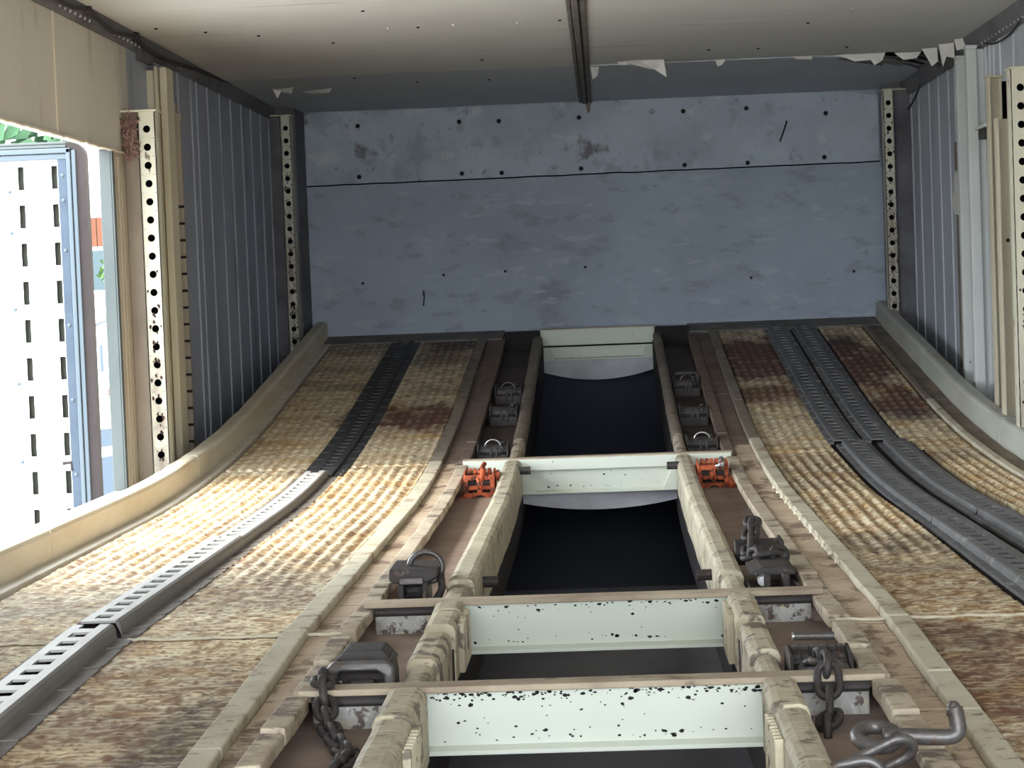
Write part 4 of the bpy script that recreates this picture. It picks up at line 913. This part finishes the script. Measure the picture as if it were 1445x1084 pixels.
mk('eye', MB().tube(lp, 0.0085, 10, closed=True), 'iron_worn', h, smooth=True)
def ring_link(label, c, L_, W_, r, rot):
    o = mk('chain_link', MB().tube(stadium(L_, W_, 12), r, 10, closed=True), 'iron_worn', smooth=True)
    o.location = c; o.rotation_euler = rot
    return tag(o, label, 'chain link', 'loose steel links under the hook')
ring_link('long steel link threaded through the hook eye', (0.280, 2.375, 0.006), 0.080, 0.034, 0.0056, (0.9, 0.75, 0.9))
ring_link('steel link lying left of the hook at the frame bottom', (0.250, 2.345, -0.010), 0.062, 0.040, 0.0060, (0.35, 1.35, 0.2))
ring_link('small steel link at the very bottom under the hook', (0.276, 2.31, -0.025), 0.058, 0.036, 0.0060, (0.9, -0.3, 1.2))
ring_link('steel link half hidden in the right pit at the frame bottom', (0.255, 2.25, -0.045), 0.062, 0.040, 0.0062, (1.2, 0.3, -0.6))

# ------------------------------------------------------------------ side door standing open outside
YD = 6.10
dr = thing('door_1', 'white side door with two columns of slots, standing open outside', kind='structure', loc=(-1.6, YD, -0.3))
zs = [0.896-0.1072*i for i in range(11)]
dp = MB(); z0, z1 = -0.30, 0.945
cols = [-1.6215, -1.5265]
xe = [-2.35]
for c in cols: xe += [c-0.0085, c+0.0085]
xe += [-1.515]
for i in range(0, len(xe), 2): dp.box(xe[i], xe[i+1], YD, YD+0.004, z0, z1)
for c in cols:
    edges = [z1] + [q for z in zs for q in (z+0.0325, z-0.0325)] + [z0]
    for i in range(0, len(edges), 2): dp.box(c-0.0085, c+0.0085, YD, YD+0.004, edges[i+1], edges[i])
panel = mk('door_panel', dp, 'door_white', dr)
mk('door_backing', MB().box(-2.35, -1.515, YD+0.030, YD+0.034, z0, z1), 'door_backing', dr)
mk('panel_joint', MB().box(-1.571-0.008, -1.571-0.006, YD-0.001, YD, z0, z1).box(-1.662,-1.660,YD-0.001,YD,z0,z1), 'door_trim', dr)
stile = mk('frame_stile', MB().box(-1.515,-1.489, YD-0.008, YD+0.03, z0, 0.955), 'door_frame', dr, bevel=0.002)
mk('frame_ridge', MB().box(-1.489,-1.477, YD-0.014, YD+0.03, z0, 0.975).box(-1.475,-1.463, YD-0.010, YD+0.03, z0, 0.970), 'door_trim', dr, bevel=0.002)
mk('frame_rail', MB().box(-2.35,-1.477, YD-0.010, YD+0.03, 0.945, 0.960).box(-2.35,-1.477, YD-0.014, YD+0.03, 0.962, 0.976), 'door_trim', dr, bevel=0.002)
gk = [(-1.463, z0), (-1.437, z0), (-1.437, 0.935)]
gk += [(-1.477+0.040*math.cos(a), 0.952+0.040*math.sin(a)) for a in [i*PI/16 for i in range(0, 9)]]
gk += [(-1.490, 0.992), (-1.490, 0.980), (-1.484, 0.978), (-1.470, 0.970), (-1.463, 0.955)]
mk('top_rail', MB().box(-2.35, -1.490, YD-0.006, YD+0.035, 0.978, 0.986).box(-2.35, -1.490, YD-0.002, YD+0.035, 0.988, 0.995), 'aluminium', dr, bevel=0.001)
mk('gasket', MB().prism(gk, 'y', YD-0.004, YD+0.035), 'rubber', dr)
for z in [0.90, 0.83, 0.69, 0.48, 0.27, 0.06, -0.1]:
    mk('rivet', MB().dome((-1.502, YD-0.008, z), 0.006, 0.004, (0,-1,0)), 'door_trim', stile)
for z in [0.86, 0.745, 0.53, 0.32, 0.10]:
    mk('rivet', MB().dome((-1.655, YD, z), 0.006, 0.004, (0,-1,0)), 'door_trim', panel)
mk('bent_catch', MB().tube([(-1.540,YD-0.004,0.092),(-1.515,YD-0.006,0.094),(-1.513,YD-0.006,0.070)], 0.005, 6), 'rubber', dr)

# ------------------------------------------------------------------ outside, glimpsed past the door
def tree(name, label, cat, c, rx, ry, rz, n, size, leafm, trunk=True, group=None):
    t = thing(name, label, cat, loc=(c[0], c[1], -1.45), group=group)
    b = MB()
    for i in range(n):
        while True:
            p = Vector((random.uniform(-1,1), random.uniform(-1,1), random.uniform(-1,1)))
            if 0.25 < p.length < 1: break
        q = Vector((c[0]+p.x*rx, c[1]+p.y*ry, c[2]+p.z*rz)); nrm = Vector((random.gauss(0,1), random.gauss(0,1), random.gauss(0,1))).normalized()
        u = nrm.orthogonal().normalized()*size*random.uniform(.6,1.2); v = nrm.cross(u).normalized()*size*0.55
        k = len(b.v); b.v += [tuple(q-u), tuple(q+v), tuple(q+u), tuple(q-v)]; b.f.append((k,k+1,k+2,k+3))
    mk('foliage', b, leafm, t, kind='stuff', auto=False)
    if trunk: mk('trunk', MB().tube([(c[0], c[1], -1.45), (c[0]+0.05, c[1], c[2]-rz*0.3), (c[0], c[1]+0.05, c[2]+rz*0.5)], 0.1, 8, radii=[0.14,0.10,0.04]), 'bark', t, smooth=True)
    return t
tree('tree', 'green tree above the open side door', 'tree', (-5.6, 18, 2.4), 1.4, 1.2, 1.7, 2600, 0.12, 'leaf', group='trees outside')
tree('tree', 'green tree seen in the gap right of the open door', 'tree', (-3.4, 19.6, 2.6), 0.75, 0.9, 1.5, 2000, 0.12, 'leaf', group='trees outside')
tree('bush', 'bright green bush seen low in the gap beside the door', 'bush', (-2.98, 13.6, 0.72), 0.16, 0.2, 0.16, 260, 0.035, 'leaf_bright')
hut = thing('garden_hut', 'white hut with a reddish brown boarded gable in the gap', 'hut', loc=(-3.1, 14.5, -1.45))
mk('wall', MB().box(-3.9, -2.9, 14.5, 15.5, -1.45, 1.35), 'hut_white', hut)
for i in range(6): mk('board', MB().box(-3.42+0.07*i, -3.355+0.07*i, 14.46, 14.5, 0.93, 1.12), 'hut_wood', hut)
mk('window', MB().box(-3.42, -3.22, 14.47, 14.5, 0.62, 0.90), 'hut_dark', hut)
tk = thing('parked_truck', 'overexposed white truck with blue band, seen past the door', 'truck', loc=(-2.6, 9.6, -1.45))
mk('body', MB().box(-4.2, -2.02, 9.6, 13.0, -0.9, 0.60), 'truck_white', tk, bevel=0.05)
mk('blue_band', MB().prism([(-2.32,-0.02),(-2.05,0.0),(-2.05,-0.075),(-2.32,-0.10)], 'y', 9.592, 9.6), 'truck_blue', tk)
mk('blue_panel', MB().prism([(-2.32,-0.15),(-2.05,-0.11),(-2.05,-0.36),(-2.32,-0.36)], 'y', 9.592, 9.6), 'truck_blue', tk)
mk('swoosh', MB().tube(arc(-2.16, 0.13, 0.035, 0.9, 4.2, 9.594, 10), 0.005, 5), 'truck_blue', tk)
mk('swoosh', MB().tube(arc(-2.16, 0.145, 0.045, 0.8, 3.4, 9.594, 10), 0.004, 5), 'truck_red', tk)
mk('dark_line', MB().tube([(-2.30, 9.594, 0.42), (-2.22, 9.594, 0.46), (-2.12, 9.594, 0.475)], 0.004, 5), 'truck_blue', tk)
for i in range(4): mk('letter_stroke', MB().box(-2.28+0.045*i, -2.268+0.045*i, 9.592, 9.6, 0.24, 0.36), 'truck_blue', tk)
for x in (-3.9, -2.3): mk('wheel', MB().cyl((x-0.12, 10.3, -1.0), (x+0.12, 10.3, -1.0), 0.45, 24), 'rubber', tk)
